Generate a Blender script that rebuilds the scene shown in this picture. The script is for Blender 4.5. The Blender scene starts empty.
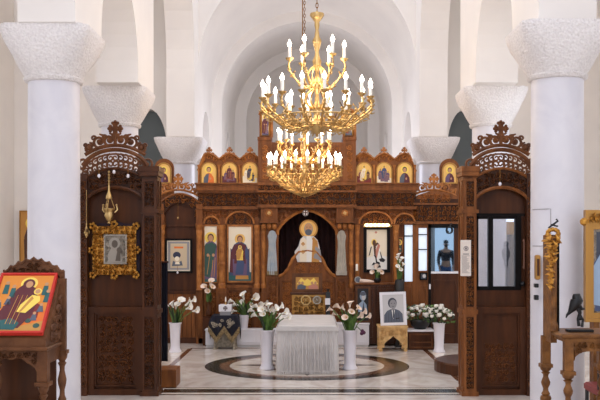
import bpy, bmesh, math, random
from math import pi, sin, cos, sqrt
from mathutils import Matrix, Vector
rng = random.Random(7)
sc = bpy.context.scene
COL = sc.collection
CAMZ, F, CX, HY = 1.75, 900.0, 307.0, 245.0

def X(px, d): return (px - CX) * d / F
def Z(py, d): return CAMZ + (HY - py) * d / F

# ---------------------------------------------------------------- materials
def lin(c):
    o = []
    for v in c[:3]:
        v = v / 255.0
        o.append(v / 12.92 if v <= 0.04045 else ((v + 0.055) / 1.055) ** 2.4)
    return (o[0], o[1], o[2], 1.0)

def mat(name, rgb, rough=0.5, metal=0.0, rgb2=None, scale=8.0, stretch=(1, 1, 1), bump=0.0, bscale=30.0,
        kind='noise', spec=0.5, detail=4.0, coat=0.0):
    m = bpy.data.materials.new(name); m.use_nodes = True
    nt = m.node_tree; b = nt.nodes['Principled BSDF']
    b.inputs['Roughness'].default_value = rough
    b.inputs['Metallic'].default_value = metal
    b.inputs['Specular IOR Level'].default_value = spec
    b.inputs['Coat Weight'].default_value = coat
    b.inputs['Base Color'].default_value = lin(rgb)
    tc = nt.nodes.new('ShaderNodeTexCoord')
    if rgb2:
        mp = nt.nodes.new('ShaderNodeMapping'); mp.inputs['Scale'].default_value = stretch
        nt.links.new(tc.outputs['Object'], mp.inputs['Vector'])
        if kind == 'voronoi':
            t = nt.nodes.new('ShaderNodeTexVoronoi'); t.inputs['Scale'].default_value = scale; out = t.outputs['Distance']
        else:
            t = nt.nodes.new('ShaderNodeTexNoise'); t.inputs['Scale'].default_value = scale
            t.inputs['Detail'].default_value = detail; out = t.outputs['Fac']
            if kind == 'vein': t.inputs['Distortion'].default_value = 2.5
        nt.links.new(mp.outputs[0], t.inputs['Vector'])
        r = nt.nodes.new('ShaderNodeValToRGB')
        r.color_ramp.elements[0].color = lin(rgb); r.color_ramp.elements[1].color = lin(rgb2)
        r.color_ramp.elements[0].position = 0.35; r.color_ramp.elements[1].position = 0.68
        nt.links.new(out, r.inputs[0]); nt.links.new(r.outputs[0], b.inputs['Base Color'])
    if bump:
        t2 = nt.nodes.new('ShaderNodeTexVoronoi' if kind in ('voronoi', 'carve') else 'ShaderNodeTexNoise')
        t2.inputs['Scale'].default_value = bscale
        nt.links.new(tc.outputs['Object'], t2.inputs['Vector'])
        bp = nt.nodes.new('ShaderNodeBump'); bp.inputs['Strength'].default_value = bump; bp.inputs['Distance'].default_value = 0.02
        nt.links.new(t2.outputs[0], bp.inputs['Height']); nt.links.new(bp.outputs[0], b.inputs['Normal'])
    return m

def emit(name, rgb, strength):
    m = bpy.data.materials.new(name); m.use_nodes = True
    b = m.node_tree.nodes['Principled BSDF']
    b.inputs['Base Color'].default_value = lin(rgb)
    b.inputs['Emission Color'].default_value = lin(rgb)
    b.inputs['Emission Strength'].default_value = strength
    return m

M = {}
M['plaster'] = mat('white_plaster', (238, 232, 225), 0.8, rgb2=(231, 225, 219), scale=1.2, bump=0.03, bscale=60)
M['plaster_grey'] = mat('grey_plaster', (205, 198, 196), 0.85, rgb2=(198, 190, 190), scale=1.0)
M['niche'] = mat('shaded_plaster', (104, 110, 110), 0.9)  # shade of the niche put into the plaster colour
M['marble_col'] = mat('column_marble', (218, 215, 219), 0.4, rgb2=(209, 206, 212), scale=1.5, kind='vein')
M['capital'] = mat('carved_stone', (236, 231, 228), 0.8, rgb2=(222, 216, 214), scale=45, bump=0.55, bscale=40, kind='carve')
M['floor'] = mat('floor_marble', (226, 217, 207), 0.16, rgb2=(196, 183, 172), scale=1.6, stretch=(1, .6, 1), kind='vein', detail=6)
M['inlay_dark'] = mat('dark_green_marble', (18, 20, 16), 0.2, rgb2=(34, 34, 27), scale=6, kind='vein', spec=.2)
M['inlay_brown'] = mat('brown_marble', (92, 54, 36), 0.2, rgb2=(126, 88, 64), scale=5, kind='vein')
M['inlay_light'] = mat('cream_marble', (228, 218, 205), 0.15, rgb2=(208, 194, 178), scale=3, kind='vein')
M['wood'] = mat('carved_oak', (136, 82, 40), 0.42, rgb2=(102, 58, 26), scale=5, stretch=(3, 3, .5), bump=0.10, bscale=25, spec=.22)
M['wood_hi'] = mat('oak_relief_highlight', (182, 118, 62), 0.4, rgb2=(136, 82, 40), scale=9, bump=0.2, bscale=40, spec=.22)  # highlights on the carved ridges put into a lighter oak
M['wood_shade'] = mat('oak_recess_shade', (66, 35, 16), 0.5, rgb2=(46, 24, 11), scale=9, spec=.22)  # shade between the carved scrolls put into a darker oak
M['wood_dark'] = mat('dark_walnut', (82, 45, 21), 0.35, rgb2=(60, 31, 14), scale=4, stretch=(3, 3, .4), bump=0.05, bscale=25, spec=.22)
M['wood_dark_hi'] = mat('dark_walnut_relief', (116, 70, 37), 0.4, rgb2=(82, 46, 23), scale=9, bump=0.2, bscale=40, spec=.22)  # walnut lightened the same way for carving highlights
M['wood_stand'] = mat('stand_walnut', (112, 72, 44), 0.45, rgb2=(80, 48, 28), scale=6, bump=0.25, bscale=45, spec=.22)
M['wood_gold'] = mat('gilded_oak', (134, 88, 42), 0.42, rgb2=(92, 56, 26), scale=14, bump=0.4, bscale=45, metal=0.1, spec=.3)
M['wood_pale'] = mat('pale_carved_wood', (226, 186, 124), 0.5, rgb2=(190, 146, 88), scale=14, bump=0.4, bscale=60, kind='noise')
M['black_frame'] = mat('black_lacquer', (15, 11, 10), 0.4, spec=.12)
M['black'] = mat('black_metal', (20, 20, 22), 0.4)
M['bronze'] = mat('black_bronze', (28, 28, 30), 0.35, metal=0.4)
M['gold'] = mat('polished_brass', (204, 172, 116), 0.34, metal=1.0)
M['gold_dk'] = mat('aged_brass', (150, 106, 52), 0.4, metal=1.0)
M['gilt'] = mat('gilt_wood', (206, 150, 62), 0.35, metal=0.6, rgb2=(150, 98, 34), scale=30, bump=0.6, bscale=50)
M['gilt_flat'] = mat('gilt_moulding', (172, 126, 62), 0.35, metal=0.6)
M['silver'] = mat('silver_repousse', (150, 140, 126), 0.35, metal=0.7, rgb2=(96, 86, 74), scale=30, bump=0.6, bscale=60)
M['silver_hi'] = mat('silver_bright', (172, 164, 152), 0.3, metal=0.6)
M['silver_dk'] = mat('silver_dark', (98, 88, 78), 0.4, metal=0.5)
M['white'] = mat('white_ceramic', (236, 232, 238), 0.3)
M['white_paint'] = mat('white_paint', (236, 234, 238), 0.45)
M['white_cloth'] = mat('white_linen', (210, 205, 201), 0.85, rgb2=(199, 194, 190), scale=6)
M['paper'] = mat('paper', (226, 214, 202), 0.8)
M['ink'] = mat('grey_ink', (120, 112, 112), 0.8)
M['petal'] = mat('white_petal', (244, 240, 230), 0.6)
M['petal_pink'] = mat('blush_petal', (236, 214, 196), 0.6)
M['spadix'] = mat('yellow_spadix', (226, 186, 70), 0.6)
M['leaf'] = mat('green_leaf', (92, 124, 52), 0.5, rgb2=(60, 92, 34), scale=20)
M['leaf_dk'] = mat('dark_leaf', (40, 62, 34), 0.5, rgb2=(28, 44, 26), scale=20)
M['purple'] = mat('purple_petal', (78, 22, 58), 0.6)
M['burgundy'] = mat('burgundy_velvet', (42, 10, 16), 0.9, rgb2=(30, 7, 12), scale=12)
M['navy'] = mat('navy_velvet', (16, 16, 28), 0.9, rgb2=(26, 26, 44), scale=18)
M['violet'] = mat('violet_velvet', (38, 24, 36), 0.9)
M['brocade'] = mat('silver_brocade', (172, 160, 140), 0.6, rgb2=(122, 112, 96), scale=22)
M['fringe'] = mat('gold_fringe', (160, 138, 100), 0.6, rgb2=(104, 88, 60), scale=40)
M['cloth_blue'] = mat('pale_blue_cloth', (168, 182, 194), 0.7, rgb2=(196, 200, 202), scale=8)
M['cloth_beige'] = mat('pale_beige_cloth', (196, 190, 178), 0.7, rgb2=(176, 170, 158), scale=8)
M['candle_w'] = mat('ivory_tube', (250, 246, 236), 0.5)
M['bulb'] = emit('lit_bulb', (255, 242, 222), 12.0)
M['lamp_glow'] = emit('picture_light', (255, 226, 160), 5.0)
M['skin'] = mat('skin', (188, 140, 112), 0.6)
M['shirt'] = mat('dark_shirt', (32, 34, 42), 0.8)
M['jeans'] = mat('blue_jeans', (66, 98, 146), 0.8)
M['hair'] = mat('dark_hair', (34, 26, 22), 0.6)
M['mask'] = mat('black_mask', (16, 16, 18), 0.8)
def flat(key, rgb, r=0.55): M[key] = mat('paint_' + key, rgb, r)
for k, c in dict(pgold=(236, 190, 104), psand=(204, 184, 152), pamber=(222, 138, 48), pgold2=(222, 164, 70), pyel=(246, 212, 96), pred=(128, 40, 36), pmar=(92, 34, 42),
                 pblue=(62, 76, 112), pnavy=(40, 44, 70), pgreen=(52, 84, 74), pteal=(40, 92, 92), pskin=(196, 146, 104),
                 porange=(226, 116, 40), pscarlet=(196, 42, 30), pvio=(104, 80, 112), pcream=(238, 226, 202),
                 pbrown=(86, 54, 36), pwhite=(238, 236, 230), pgrey=(146, 144, 146), plgrey=(206, 204, 204), pblack=(26, 22, 24),
                 psky=(150, 172, 196), pslate=(88, 94, 108), pdslate=(62, 66, 78), pochre=(196, 140, 66), prose=(196, 130, 110)).items():
    flat(k, c)
# coated glass of the doors: mostly mirrors the bright side of the church facing it
def glass(name, tint, t=0.12, rough=0.02):
    m = bpy.data.materials.new(name); m.use_nodes = True
    nt = m.node_tree; nt.nodes.clear()
    o = nt.nodes.new('ShaderNodeOutputMaterial'); g = nt.nodes.new('ShaderNodeBsdfGlossy'); tr = nt.nodes.new('ShaderNodeBsdfTransparent')
    g.inputs['Color'].default_value = lin(tint); g.inputs['Roughness'].default_value = rough
    mx = nt.nodes.new('ShaderNodeMixShader'); mx.inputs[0].default_value = t
    nt.links.new(g.outputs[0], mx.inputs[1]); nt.links.new(tr.outputs[0], mx.inputs[2]); nt.links.new(mx.outputs[0], o.inputs[0])
    return m
M['glass'] = glass('coated_door_glass', (128, 152, 170))
M['glass_clear'] = glass('coated_side_glass', (236, 244, 255), .5)
M['glow_pane'] = mat('glow_pane_glass', (222, 232, 242), .3)
b_ = M['glow_pane'].node_tree.nodes['Principled BSDF']; b_.inputs['Emission Color'].default_value = lin((214, 232, 250)); b_.inputs['Emission Strength'].default_value = .6  # added glow stands in for the bright outdoors behind these panes

# ---------------------------------------------------------------- mesh builder
class MB:
    def __init__(s, m='wood'): s.v = []; s.f = []; s.m = []; s.cur = m; s.T = None
    def add(s, vs, fs, m=None):
        n = len(s.v)
        if s.T is not None: vs = [tuple(s.T @ Vector(p)) for p in vs]
        s.v.extend(vs); m = m or s.cur
        for f in fs: s.f.append([i + n for i in f]); s.m.append(m)
    def box(s, x0, x1, y0, y1, z0, z1, m=None, bev=0.0):
        if bev:
            b = bev
            v = []
            for (z, i) in ((z0, b), (z0 + b, 0), (z1 - b, 0), (z1, b)):
                v += [(x0 + i, y0 + i, z), (x1 - i, y0 + i, z), (x1 - i, y1 - i, z), (x0 + i, y1 - i, z)]
            f = [(0, 3, 2, 1), (12, 13, 14, 15)]
            for k in range(3):
                for j in range(4):
                    f.append((k * 4 + j, k * 4 + (j + 1) % 4, k * 4 + 4 + (j + 1) % 4, k * 4 + 4 + j))
            s.add(v, f, m); return s
        v = [(x0, y0, z0), (x1, y0, z0), (x1, y1, z0), (x0, y1, z0), (x0, y0, z1), (x1, y0, z1), (x1, y1, z1), (x0, y1, z1)]
        s.add(v, [(0, 3, 2, 1), (4, 5, 6, 7), (0, 1, 5, 4), (1, 2, 6, 5), (2, 3, 7, 6), (3, 0, 4, 7)], m); return s
    def prism(s, pts, y0, y1, m=None):            # pts in x,z
        n = len(pts)
        v = [(p[0], y0, p[1]) for p in pts] + [(p[0], y1, p[1]) for p in pts]
        f = [tuple(range(n)), tuple(range(2 * n - 1, n - 1, -1))] + [(i, (i + 1) % n, n + (i + 1) % n, n + i) for i in range(n)]
        s.add(v, f, m); return s
    def poly(s, pts, y, m=None):
        s.add([(p[0], y, p[1]) for p in pts], [tuple(range(len(pts)))], m); return s
    def disc(s, cx, cz, rx, rz, y, m=None, n=16):
        return s.poly([(cx + rx * cos(2 * pi * i / n), cz + rz * sin(2 * pi * i / n)) for i in range(n)], y, m)
    def lathe(s, prof, c=(0, 0, 0), n=16, m=None, sq=0, a0=0.0):
        v = []; f = []
        for (r, z) in prof:
            for i in range(n):
                a = 2 * pi * i / n + a0
                v.append((c[0] + r * cos(a), c[1] + r * sin(a), c[2] + z))
        for k in range(len(prof) - 1):
            for i in range(n):
                j = (i + 1) % n
                f.append((k * n + i, k * n + j, k * n + n + j, k * n + n + i))
        f.append(tuple(range(n - 1, -1, -1))); k = (len(prof) - 1) * n; f.append(tuple(range(k, k + n)))
        s.add(v, f, m); return s
    def sphere(s, c, r, n=10, m=None, k=6):
        if not isinstance(r, tuple): r = (r, r, r)
        v = [(c[0], c[1], c[2] - r[2])]; f = []
        for j in range(1, k):
            t = pi * j / k - pi / 2
            for i in range(n):
                a = 2 * pi * i / n
                v.append((c[0] + r[0] * cos(t) * cos(a), c[1] + r[1] * cos(t) * sin(a), c[2] + r[2] * sin(t)))
        v.append((c[0], c[1], c[2] + r[2])); L = len(v) - 1
        for i in range(n): f.append((0, 1 + (i + 1) % n, 1 + i)); f.append((L, L - n + i, L - n + (i + 1) % n))
        for j in range(k - 2):
            for i in range(n):
                a = 1 + j * n
                f.append((a + i, a + (i + 1) % n, a + n + (i + 1) % n, a + n + i))
        s.add(v, f, m); return s
    def tube(s, pts, r, n=5, m=None, closed=False):
        P = [Vector(p) for p in pts]; N = len(P)
        if N < 2: return s
        v = []; f = []; up = None
        for i in range(N):
            a = P[(i - 1) % N] if (closed or i > 0) else P[i]
            b = P[(i + 1) % N] if (closed or i < N - 1) else P[i]
            t = (b - a)
            if t.length < 1e-9: t = Vector((0, 0, 1))
            t.normalize()
            if up is None:
                up = Vector((0, 1, 0)) if abs(t.y) < .9 else Vector((1, 0, 0))
            u = up - t * up.dot(t)
            if u.length < 1e-6: u = t.orthogonal()
            u.normalize(); up = u; w = t.cross(u)
            rr = r[i] if isinstance(r, (list, tuple)) else r
            for k in range(n):
                q = 2 * pi * k / n
                v.append(tuple(P[i] + u * (rr * cos(q)) + w * (rr * sin(q))))
        for i in range(N if closed else N - 1):
            j = (i + 1) % N
            for k in range(n):
                f.append((i * n + k, i * n + (k + 1) % n, j * n + (k + 1) % n, j * n + k))
        if not closed: f.append(tuple(range(n - 1, -1, -1))); f.append(tuple(range((N - 1) * n, N * n)))
        s.add(v, f, m); return s
    def ribbon(s, pts, y, w, h, m=None):          # raised carved ridge on a face looking to -y; pts x,z
        N = len(pts); v = []; f = []
        for i in range(N):
            a = pts[max(i - 1, 0)]; b = pts[min(i + 1, N - 1)]
            dx, dz = b[0] - a[0], b[1] - a[1]; L = math.hypot(dx, dz) or 1
            nx, nz = -dz / L, dx / L; ww = w * (1 - .45 * i / N)
            p = pts[i]
            v += [(p[0] + nx * ww, y, p[1] + nz * ww), (p[0], y - h, p[1]), (p[0] - nx * ww, y, p[1] - nz * ww)]
        for i in range(N - 1):
            a = i * 3
            f += [(a, a + 3, a + 4, a + 1), (a + 1, a + 4, a + 5, a + 2)]
        f += [(0, 1, 2), (3 * N - 1, 3 * N - 2, 3 * N - 3)]
        s.add(v, f, m); return s
    def build(s, name, parent=None, smooth=False, loc=None):
        me = bpy.data.meshes.new(name)
        off = Vector(loc) if loc else Vector((0, 0, 0))
        p = parent
        if loc is None:
            while p is not None: off = off + p.location; p = p.parent
        me.from_pydata([tuple(Vector(q) - off) for q in s.v], [], s.f)
        names = []
        for k in s.m:
            if k not in names: names.append(k)
        for k in names: me.materials.append(M[k])
        idx = {k: i for i, k in enumerate(names)}
        me.polygons.foreach_set('material_index', [idx[k] for k in s.m])
        if smooth: me.polygons.foreach_set('use_smooth', [True] * len(s.f))
        bm = bmesh.new(); bm.from_mesh(me); bmesh.ops.recalc_face_normals(bm, faces=bm.faces); bm.to_mesh(me); bm.free()
        me.update()
        o = bpy.data.objects.new(name, me); COL.objects.link(o)
        if loc: o.location = loc
        if parent is not None: o.parent = parent
        if smooth:
            try: me.set_sharp_from_angle(angle=0.9)
            except Exception: pass
        return o

def thing(name, label, cat, loc=(0, 0, 0), group=None):
    o = bpy.data.objects.new(name, None); o.empty_display_size = .1; COL.objects.link(o); o.location = loc
    return tag(o, label, cat, group)
def tag(o, label, cat, group=None):
    o['label'] = label; o['category'] = cat
    if group: o['group'] = group
    return o
def plabel(o, label): o['label'] = label; return o
def struct(o): o['kind'] = 'structure'; return o
def dup(root, loc, label=None, rotz=0.0):
    r = root.copy(); COL.objects.link(r); r.location = loc; r.rotation_euler = (0, 0, rotz)
    if label: r['label'] = label
    for ch in list(root.children):
        c = ch.copy(); COL.objects.link(c); c.parent = r
        for g in list(ch.children):
            e = g.copy(); COL.objects.link(e); e.parent = c
    return r

# ---------------------------------------------------------------- carving helpers
def spiral(cx, cz, r, a0, turns, hand=1, n=14):
    return [(cx + r * (1 - .85 * i / n) * cos(a0 + hand * turns * 2 * pi * i / n),
             cz + r * (1 - .85 * i / n) * sin(a0 + hand * turns * 2 * pi * i / n)) for i in range(n + 1)]
def relief(mb, x0, x1, z0, z1, y, size=.1, h=.02, m=None, inside=None):
    nx = max(1, round((x1 - x0) / size)); nz = max(1, round((z1 - z0) / size))
    sx = (x1 - x0) / nx; sz = (z1 - z0) / nz
    for i in range(nx):
        for k in range(nz):
            cx = x0 + (i + .5) * sx; cz = z0 + (k + .5) * sz
            if inside and not inside(cx, cz): continue
            hd = 1 if (i + k) % 2 else -1
            r = .46 * min(sx, sz)
            a0 = rng.choice((0, pi / 2, pi, 3 * pi / 2)) + rng.uniform(-.3, .3)
            mb.ribbon([(cx + (px - cx) * (sx / min(sx, sz)) * .98, cz + (pz - cz) * (sz / min(sx, sz)) * .98)
                       for px, pz in spiral(cx, cz, r, a0, 1.35, hd, 11)], y, r * .25, h, m)
            q = a0 + pi * .75 * hd
            ex, ez = cx + sx * .52 * cos(q), cz + sz * .52 * sin(q)
            t = rng.uniform(0, pi)
            mb.ribbon([(ex - r * .4 * cos(t), ez - r * .4 * sin(t)), (ex, ez), (ex + r * .4 * cos(t), ez + r * .4 * sin(t))], y, r * .18, h * .9, m)
def moulding(mb, x0, x1, z0, z1, y, w=.02, h=.02, m=None):   # a raised rectangular rim
    mb.box(x0, x1, y - h, y, z0, z0 + w, m); mb.box(x0, x1, y - h, y, z1 - w, z1, m)
    mb.box(x0, x0 + w, y - h, y, z0 + w, z1 - w, m); mb.box(x1 - w, x1, y - h, y, z0 + w, z1 - w, m)
def scroll_tube(mb, cx, cz, r, a0, turns, hand, y, t, m=None):
    mb.tube([(p[0], y, p[1]) for p in spiral(cx, cz, r, a0, turns, hand, 16)], [t * (1 - .35 * i / 16) for i in range(17)], 5, m)
def cross(mb, cx, zb, h, y, t, m=None):
    w = h * .16; a = h * .36; zc = zb + h * .6
    mb.box(cx - w, cx + w, y - t, y + t, zb, zb + h, m, bev=t * .4); mb.box(cx - a, cx + a, y - t * .8, y + t * .8, zc - w, zc + w, m, bev=t * .3)
    for (x, z) in ((cx, zb + h), (cx - a, zc), (cx + a, zc)):
        for q in (-1, 0, 1):
            ox, oz = (q * w * 1.1, 0 if q else w * .6) if x == cx else ((0 if q else (w * .6 if x > cx else -w * .6)), q * w * 1.1)
            mb.sphere((x + ox, y, z + oz), w * .8, 7, m, 5)
def crest(mb, cx, zb, hw, h, y, t, m=None):
    """openwork crown: mirrored scrolls rising to a cross; zb is the height of its arch foot"""
    rise = h * .30
    arc = lambda u: zb + rise * (1 - u * u)
    mb.tube([(cx + hw * u / 10, y, arc(u / 10)) for u in range(-10, 11)], t * 1.25, 6, m)
    for sgn in (-1, 1):
        for (u, r) in ((.20, .125), (.53, .14), (.86, .10)):
            R = r * h * 1.45
            px, pz = cx + sgn * hw * u, arc(u) + R * .95
            scroll_tube(mb, px, pz, R, -pi / 2, 1.3, sgn, y, t, m)
            mb.sphere((px, y, pz), t * 1.7, 7, m, 5)
            scroll_tube(mb, px + sgn * R * .9, pz + R * .55, R * .42, pi if sgn > 0 else 0, 1.1, -sgn, y, t * .8, m)
            mb.tube([(px - sgn * R * .9, y, pz + R * .3), (px - sgn * R * .5, y, pz + R * 1.05), (px, y, pz + R * 1.2)], [t, t * .9, t * .5], 5, m)
    zt = arc(0) + h * .26
    mb.tube([(cx, y, arc(0)), (cx, y, zt + h * .06)], t * 1.2, 6, m)
    mb.tube([(cx - hw * .34, y, arc(.34) + h * .30), (cx - hw * .17, y, zt + h * .0), (cx, y, zt + h * .05), (cx + hw * .17, y, zt), (cx + hw * .34, y, arc(.34) + h * .30)], t * .9, 5, m)
    cross(mb, cx, zt, h - (zt - zb), y, t * .85, m)
# ================================================================= THE SETTING
def arch_wall(mb, axis, c0, c1, u0, u1, z0, z1, ops, m=None, N=20):
    def P(u, c, z): return (c, u, z) if axis == 'y' else (u, c, z)
    def q(a, b, c, d): mb.add([a, b, c, d], [(0, 1, 2, 3)], m)
    def rect(a, b, za, zb):
        if b - a < 1e-6 or zb - za < 1e-6: return
        for c in (c0, c1): q(P(a, c, za), P(b, c, za), P(b, c, zb), P(a, c, zb))
    cur = u0
    for (uc, r, zs, zb, *rise) in sorted(ops):
        k_ = rise[0] / r if rise else 1.0
        rect(cur, uc - r, z0, z1); q(P(cur, c0, z0), P(uc - r, c0, z0), P(uc - r, c1, z0), P(cur, c1, z0))
        if zb > z0: rect(uc - r, uc + r, z0, zb); q(P(uc - r, c0, zb), P(uc + r, c0, zb), P(uc + r, c1, zb), P(uc - r, c1, zb))
        for s in (-1, 1): q(P(uc + s * r, c0, zb), P(uc + s * r, c1, zb), P(uc + s * r, c1, zs), P(uc + s * r, c0, zs))
        pts = [(uc - r * cos(pi * i / N), zs + k_ * r * sin(pi * i / N)) for i in range(N + 1)]
        for i in range(N):
            a, b = pts[i], pts[i + 1]
            for c in (c0, c1): q(P(a[0], c, a[1]), P(b[0], c, b[1]), P(b[0], c, z1), P(a[0], c, z1))
            q(P(a[0], c0, a[1]), P(b[0], c0, b[1]), P(b[0], c1, b[1]), P(a[0], c1, a[1]))
        cur = uc + r
    rect(cur, u1, z0, z1); q(P(cur, c0, z0), P(u1, c0, z0), P(u1, c1, z0), P(cur, c1, z0))
    q(P(u0, c0, z1), P(u1, c0, z1), P(u1, c1, z1), P(u0, c1, z1))
    for u in (u0, u1): q(P(u, c0, z0), P(u, c1, z0), P(u, c1, z1), P(u, c0, z1))
def wall(name, *a, m='plaster', N=20):
    mb = MB(m); arch_wall(mb, *a, N=N); return struct(mb.build(name))

mb = MB('floor'); mb.box(-6, 6, -6, 27, -.2, 0); floor = struct(mb.build('floor'))
# inlaid stone bands and the round medallion, set into the floor
mb = MB('inlay_dark')
DS = 10.86
for (a, b, m) in ((10.50, 10.55, 'inlay_dark'), (10.55, 10.66, 'inlay_light'), (10.66, 10.93, 'inlay_dark'), (10.93, 11.0, 'inlay_light'), (11.0, 11.035, 'inlay_dark')):
    mb.box(-1.73, 1.805, a, b, .0, .0012, m)
mb.build('inlay_band', floor)
def ring(mb, cy, r0, r1, z, m, n=64):
    v = []; f = []
    for i in range(n):
        a = 2 * pi * i / n
        v += [(r0 * cos(a), cy + r0 * sin(a), z), (r1 * cos(a), cy + r1 * sin(a), z)]
    for i in range(n): j = (i + 1) % n; f.append((2 * i, 2 * i + 1, 2 * j + 1, 2 * j))
    mb.add(v, f, m)
MC = 13.1
mb = MB('inlay_dark')
ring(mb, MC, 1.27, 1.48, .0012, 'inlay_dark'); ring(mb, MC, 1.12, 1.27, .0012, 'inlay_brown'); ring(mb, MC, .001, 1.12, .0012, 'inlay_light')
for i in range(8):
    a = 2 * pi * i / 8
    for s in (-1, 1):
        p = [(0, 0), (.42 * cos(a + s * pi / 8), .42 * sin(a + s * pi / 8)), ((1.08 if i % 2 == 0 else .86) * cos(a), (1.08 if i % 2 == 0 else .86) * sin(a))]
        mb.add([(x, MC + y, .002) for x, y in p], [(0, 1, 2)], 'inlay_dark' if s > 0 else 'inlay_brown')
mb.build('inlay_medallion', floor)
mb = MB('inlay_dark')
for s in (-1, 1):
    mb.box(s * 1.97 - .04, s * 1.97 + .04, 11.6, 15.2, 0, .0012, 'inlay_brown')
    mb.box(s * 2.09 - .08, s * 2.09 + .08, 11.6, 15.2, 0, .0012, 'inlay_light')
mb.box(-1.97, 1.97, 15.2, 15.28, 0, .0012, 'inlay_brown')
mb.build('inlay_border', floor)

ZC = 3.87
for s, nm in ((-1, 'left'), (1, 'right')):
    ops = [(7.35, 1.2, ZC, ZC), (10.68, 1.05, ZC + .12, ZC), (15.25, 2.35, 5.2, ZC)]
    wall('wall_nave_' + nm, 'y', s * 2.2, s * 2.75, 5.4, 18.2, ZC, 8.4, ops)
    mb = MB('plaster'); mb.box(min(s * 2.2, s * 2.75), max(s * 2.2, s * 2.75), 4.6, 5.4, 0, 8.4); struct(mb.build('wall_pier_' + nm))
    wall('wall_aisle_' + nm, 'y', s * 6.05, s * 6.35, -5, 18.6, 0, 7.1, [(0.5, .7, 4.0, 1.6), (4.0, .7, 4.0, 1.6), (7.5, .7, 4.0, 1.6), (11, .7, 4.0, 1.6)])
    a, b = sorted((s * 2.5, s * 6.35))
    wall('wall_end_' + nm, 'x', 18.6, 18.95, a, b, 0, 7.1, [(s * 3.29, .39, 3.75, 2.7, .82)])
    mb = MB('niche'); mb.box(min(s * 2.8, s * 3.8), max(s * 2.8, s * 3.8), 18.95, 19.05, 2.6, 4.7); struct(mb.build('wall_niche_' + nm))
    mb = MB('plaster'); mb.box(min(s * 2.75, s * 5.85), max(s * 2.75, s * 6.35), 5.4, 18.95, 7.1, 7.3); struct(mb.build('ceiling_aisle_' + nm))
    wall('wall_chancel_' + nm, 'y', s * 2.2, s * 2.5, 18.6, 20.8, 0, 5.45, [(19.65, .66, 4.0, 2.6)])
    wall('wall_apse_' + nm, 'y', s * 1.97, s * 2.27, 21.2, 24.5, 0, 5.2, [(22.5, .42, 4.15, 2.6)])
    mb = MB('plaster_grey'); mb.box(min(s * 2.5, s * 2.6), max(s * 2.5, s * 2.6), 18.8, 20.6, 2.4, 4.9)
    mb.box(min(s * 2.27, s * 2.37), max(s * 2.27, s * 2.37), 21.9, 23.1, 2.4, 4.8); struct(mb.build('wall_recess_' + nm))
wall('wall_chancel_arch', 'x', 18.2, 18.6, -2.75, 2.75, ZC, 8.4, [(0, 2.2, 5.33, ZC)], N=40)
wall('wall_inner_arch', 'x', 20.8, 21.2, -2.6, 2.6, 0, 7.9, [(0, 1.97, 4.94, 0)], N=40)
wall('wall_apse_arch', 'x', 24.5, 24.85, -2.4, 2.4, 0, 7.9, [(0, 1.65, 5.13, 0)], N=40)
def vault(name, y0, r0, c0, y1, r1, c1, N=40):
    mb = MB('plaster'); v = []; f = []
    for (y, r, c) in ((y0, r0, c0), (y1, r1, c1)):
        for i in range(N + 1): a = pi * i / N; v.append((r * cos(a), y, c + r * sin(a)))
        for i in range(N + 1): a = pi * i / N; v.append(((r + .2) * cos(a), y, c + (r + .2) * sin(a)))
    n = N + 1
    for i in range(N):
        f.append((i, i + 1, 2 * n + i + 1, 2 * n + i)); f.append((n + i, n + i + 1, 3 * n + i + 1, 3 * n + i))
        f.append((i, i + 1, n + i + 1, n + i)); f.append((2 * n + i, 2 * n + i + 1, 3 * n + i + 1, 3 * n + i))
    for i in (0, N): f.append((i, n + i, 3 * n + i, 2 * n + i))
    mb.add(v, f); return struct(mb.build(name, smooth=True))
vault('ceiling_chancel_vault', 18.6, 2.2, 5.33, 20.8, 2.2, 4.96)
vault('ceiling_apse_vault', 21.2, 1.97, 4.94, 24.5, 1.97, 5.13)
# half-round apse with its half dome
mb = MB('plaster'); n = 24; v = []; f = []; R = 1.66; y0 = 24.85
for i in range(n + 1):
    a = pi * i / n; v.append((R * cos(a), y0 + R * sin(a), 0))
rows = 11
for k in range(rows):
    t = pi / 2 * k / (rows - 1) * .999
    for i in range(n + 1):
        a = pi * i / n; v.append((R * cos(t) * cos(a), y0 + R * cos(t) * sin(a), 5.13 + R * sin(t)))
for k in range(rows):
    for i in range(n): a = k * (n + 1) + i; f.append((a, a + 1, a + n + 2, a + n + 1))
mb.add(v, f); struct(mb.build('wall_apse', smooth=True))
mb = MB('wood_dark')
for y in (10.5, 14.0): mb.box(-2.2, 2.2, y - .09, y + .09, 7.7, 7.95)
struct(mb.build('trim_tie_beams'))

# ---------------------------------------------------------------- columns
def make_column(loc, label):
    t = thing('column', label, 'column', loc, 'white columns of the nave arcade')
    x, y, z = loc
    MB('marble_col').lathe([(.262, .0), (.258, 1.0), (.252, 3.36)], loc, 28).build('shaft', t, True)
    # basket capital: round at the neck, square at the top
    mb = MB('capital'); n = 32; v = []; f = []
    levels = [(3.36, .262, 0), (3.37, .285, 0), (3.40, .295, 0), (3.41, .278, 0.02), (3.47, .315, .08), (3.54, .352, .25), (3.62, .385, .5), (3.70, .408, .75), (3.78, .422, .93), (3.84, .430, 1), (3.87, .430, 1)]
    for (zz, r, sq) in levels:
        for i in range(n):
            a = 2 * pi * (i + .5) / n
            k = r / max(abs(cos(a)), abs(sin(a)))
            rr = r * (1 - sq) + min(k, r * 1.36) * sq
            v.append((x + rr * cos(a), y + rr * sin(a), zz))
    for k in range(len(levels) - 1):
        for i in range(n): f.append((k * n + i, k * n + (i + 1) % n, k * n + n + (i + 1) % n, k * n + n + i))
    f.append(tuple(range((len(levels) - 1) * n, len(levels) * n))); f.append(tuple(range(n - 1, -1, -1)))
    mb.add(v, f)
    mb.build('capital', t, True)
    return t
c0 = make_column((-2.53, 9.0, 0), 'nearest white column on the left, behind the slanted icon desk')
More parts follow.
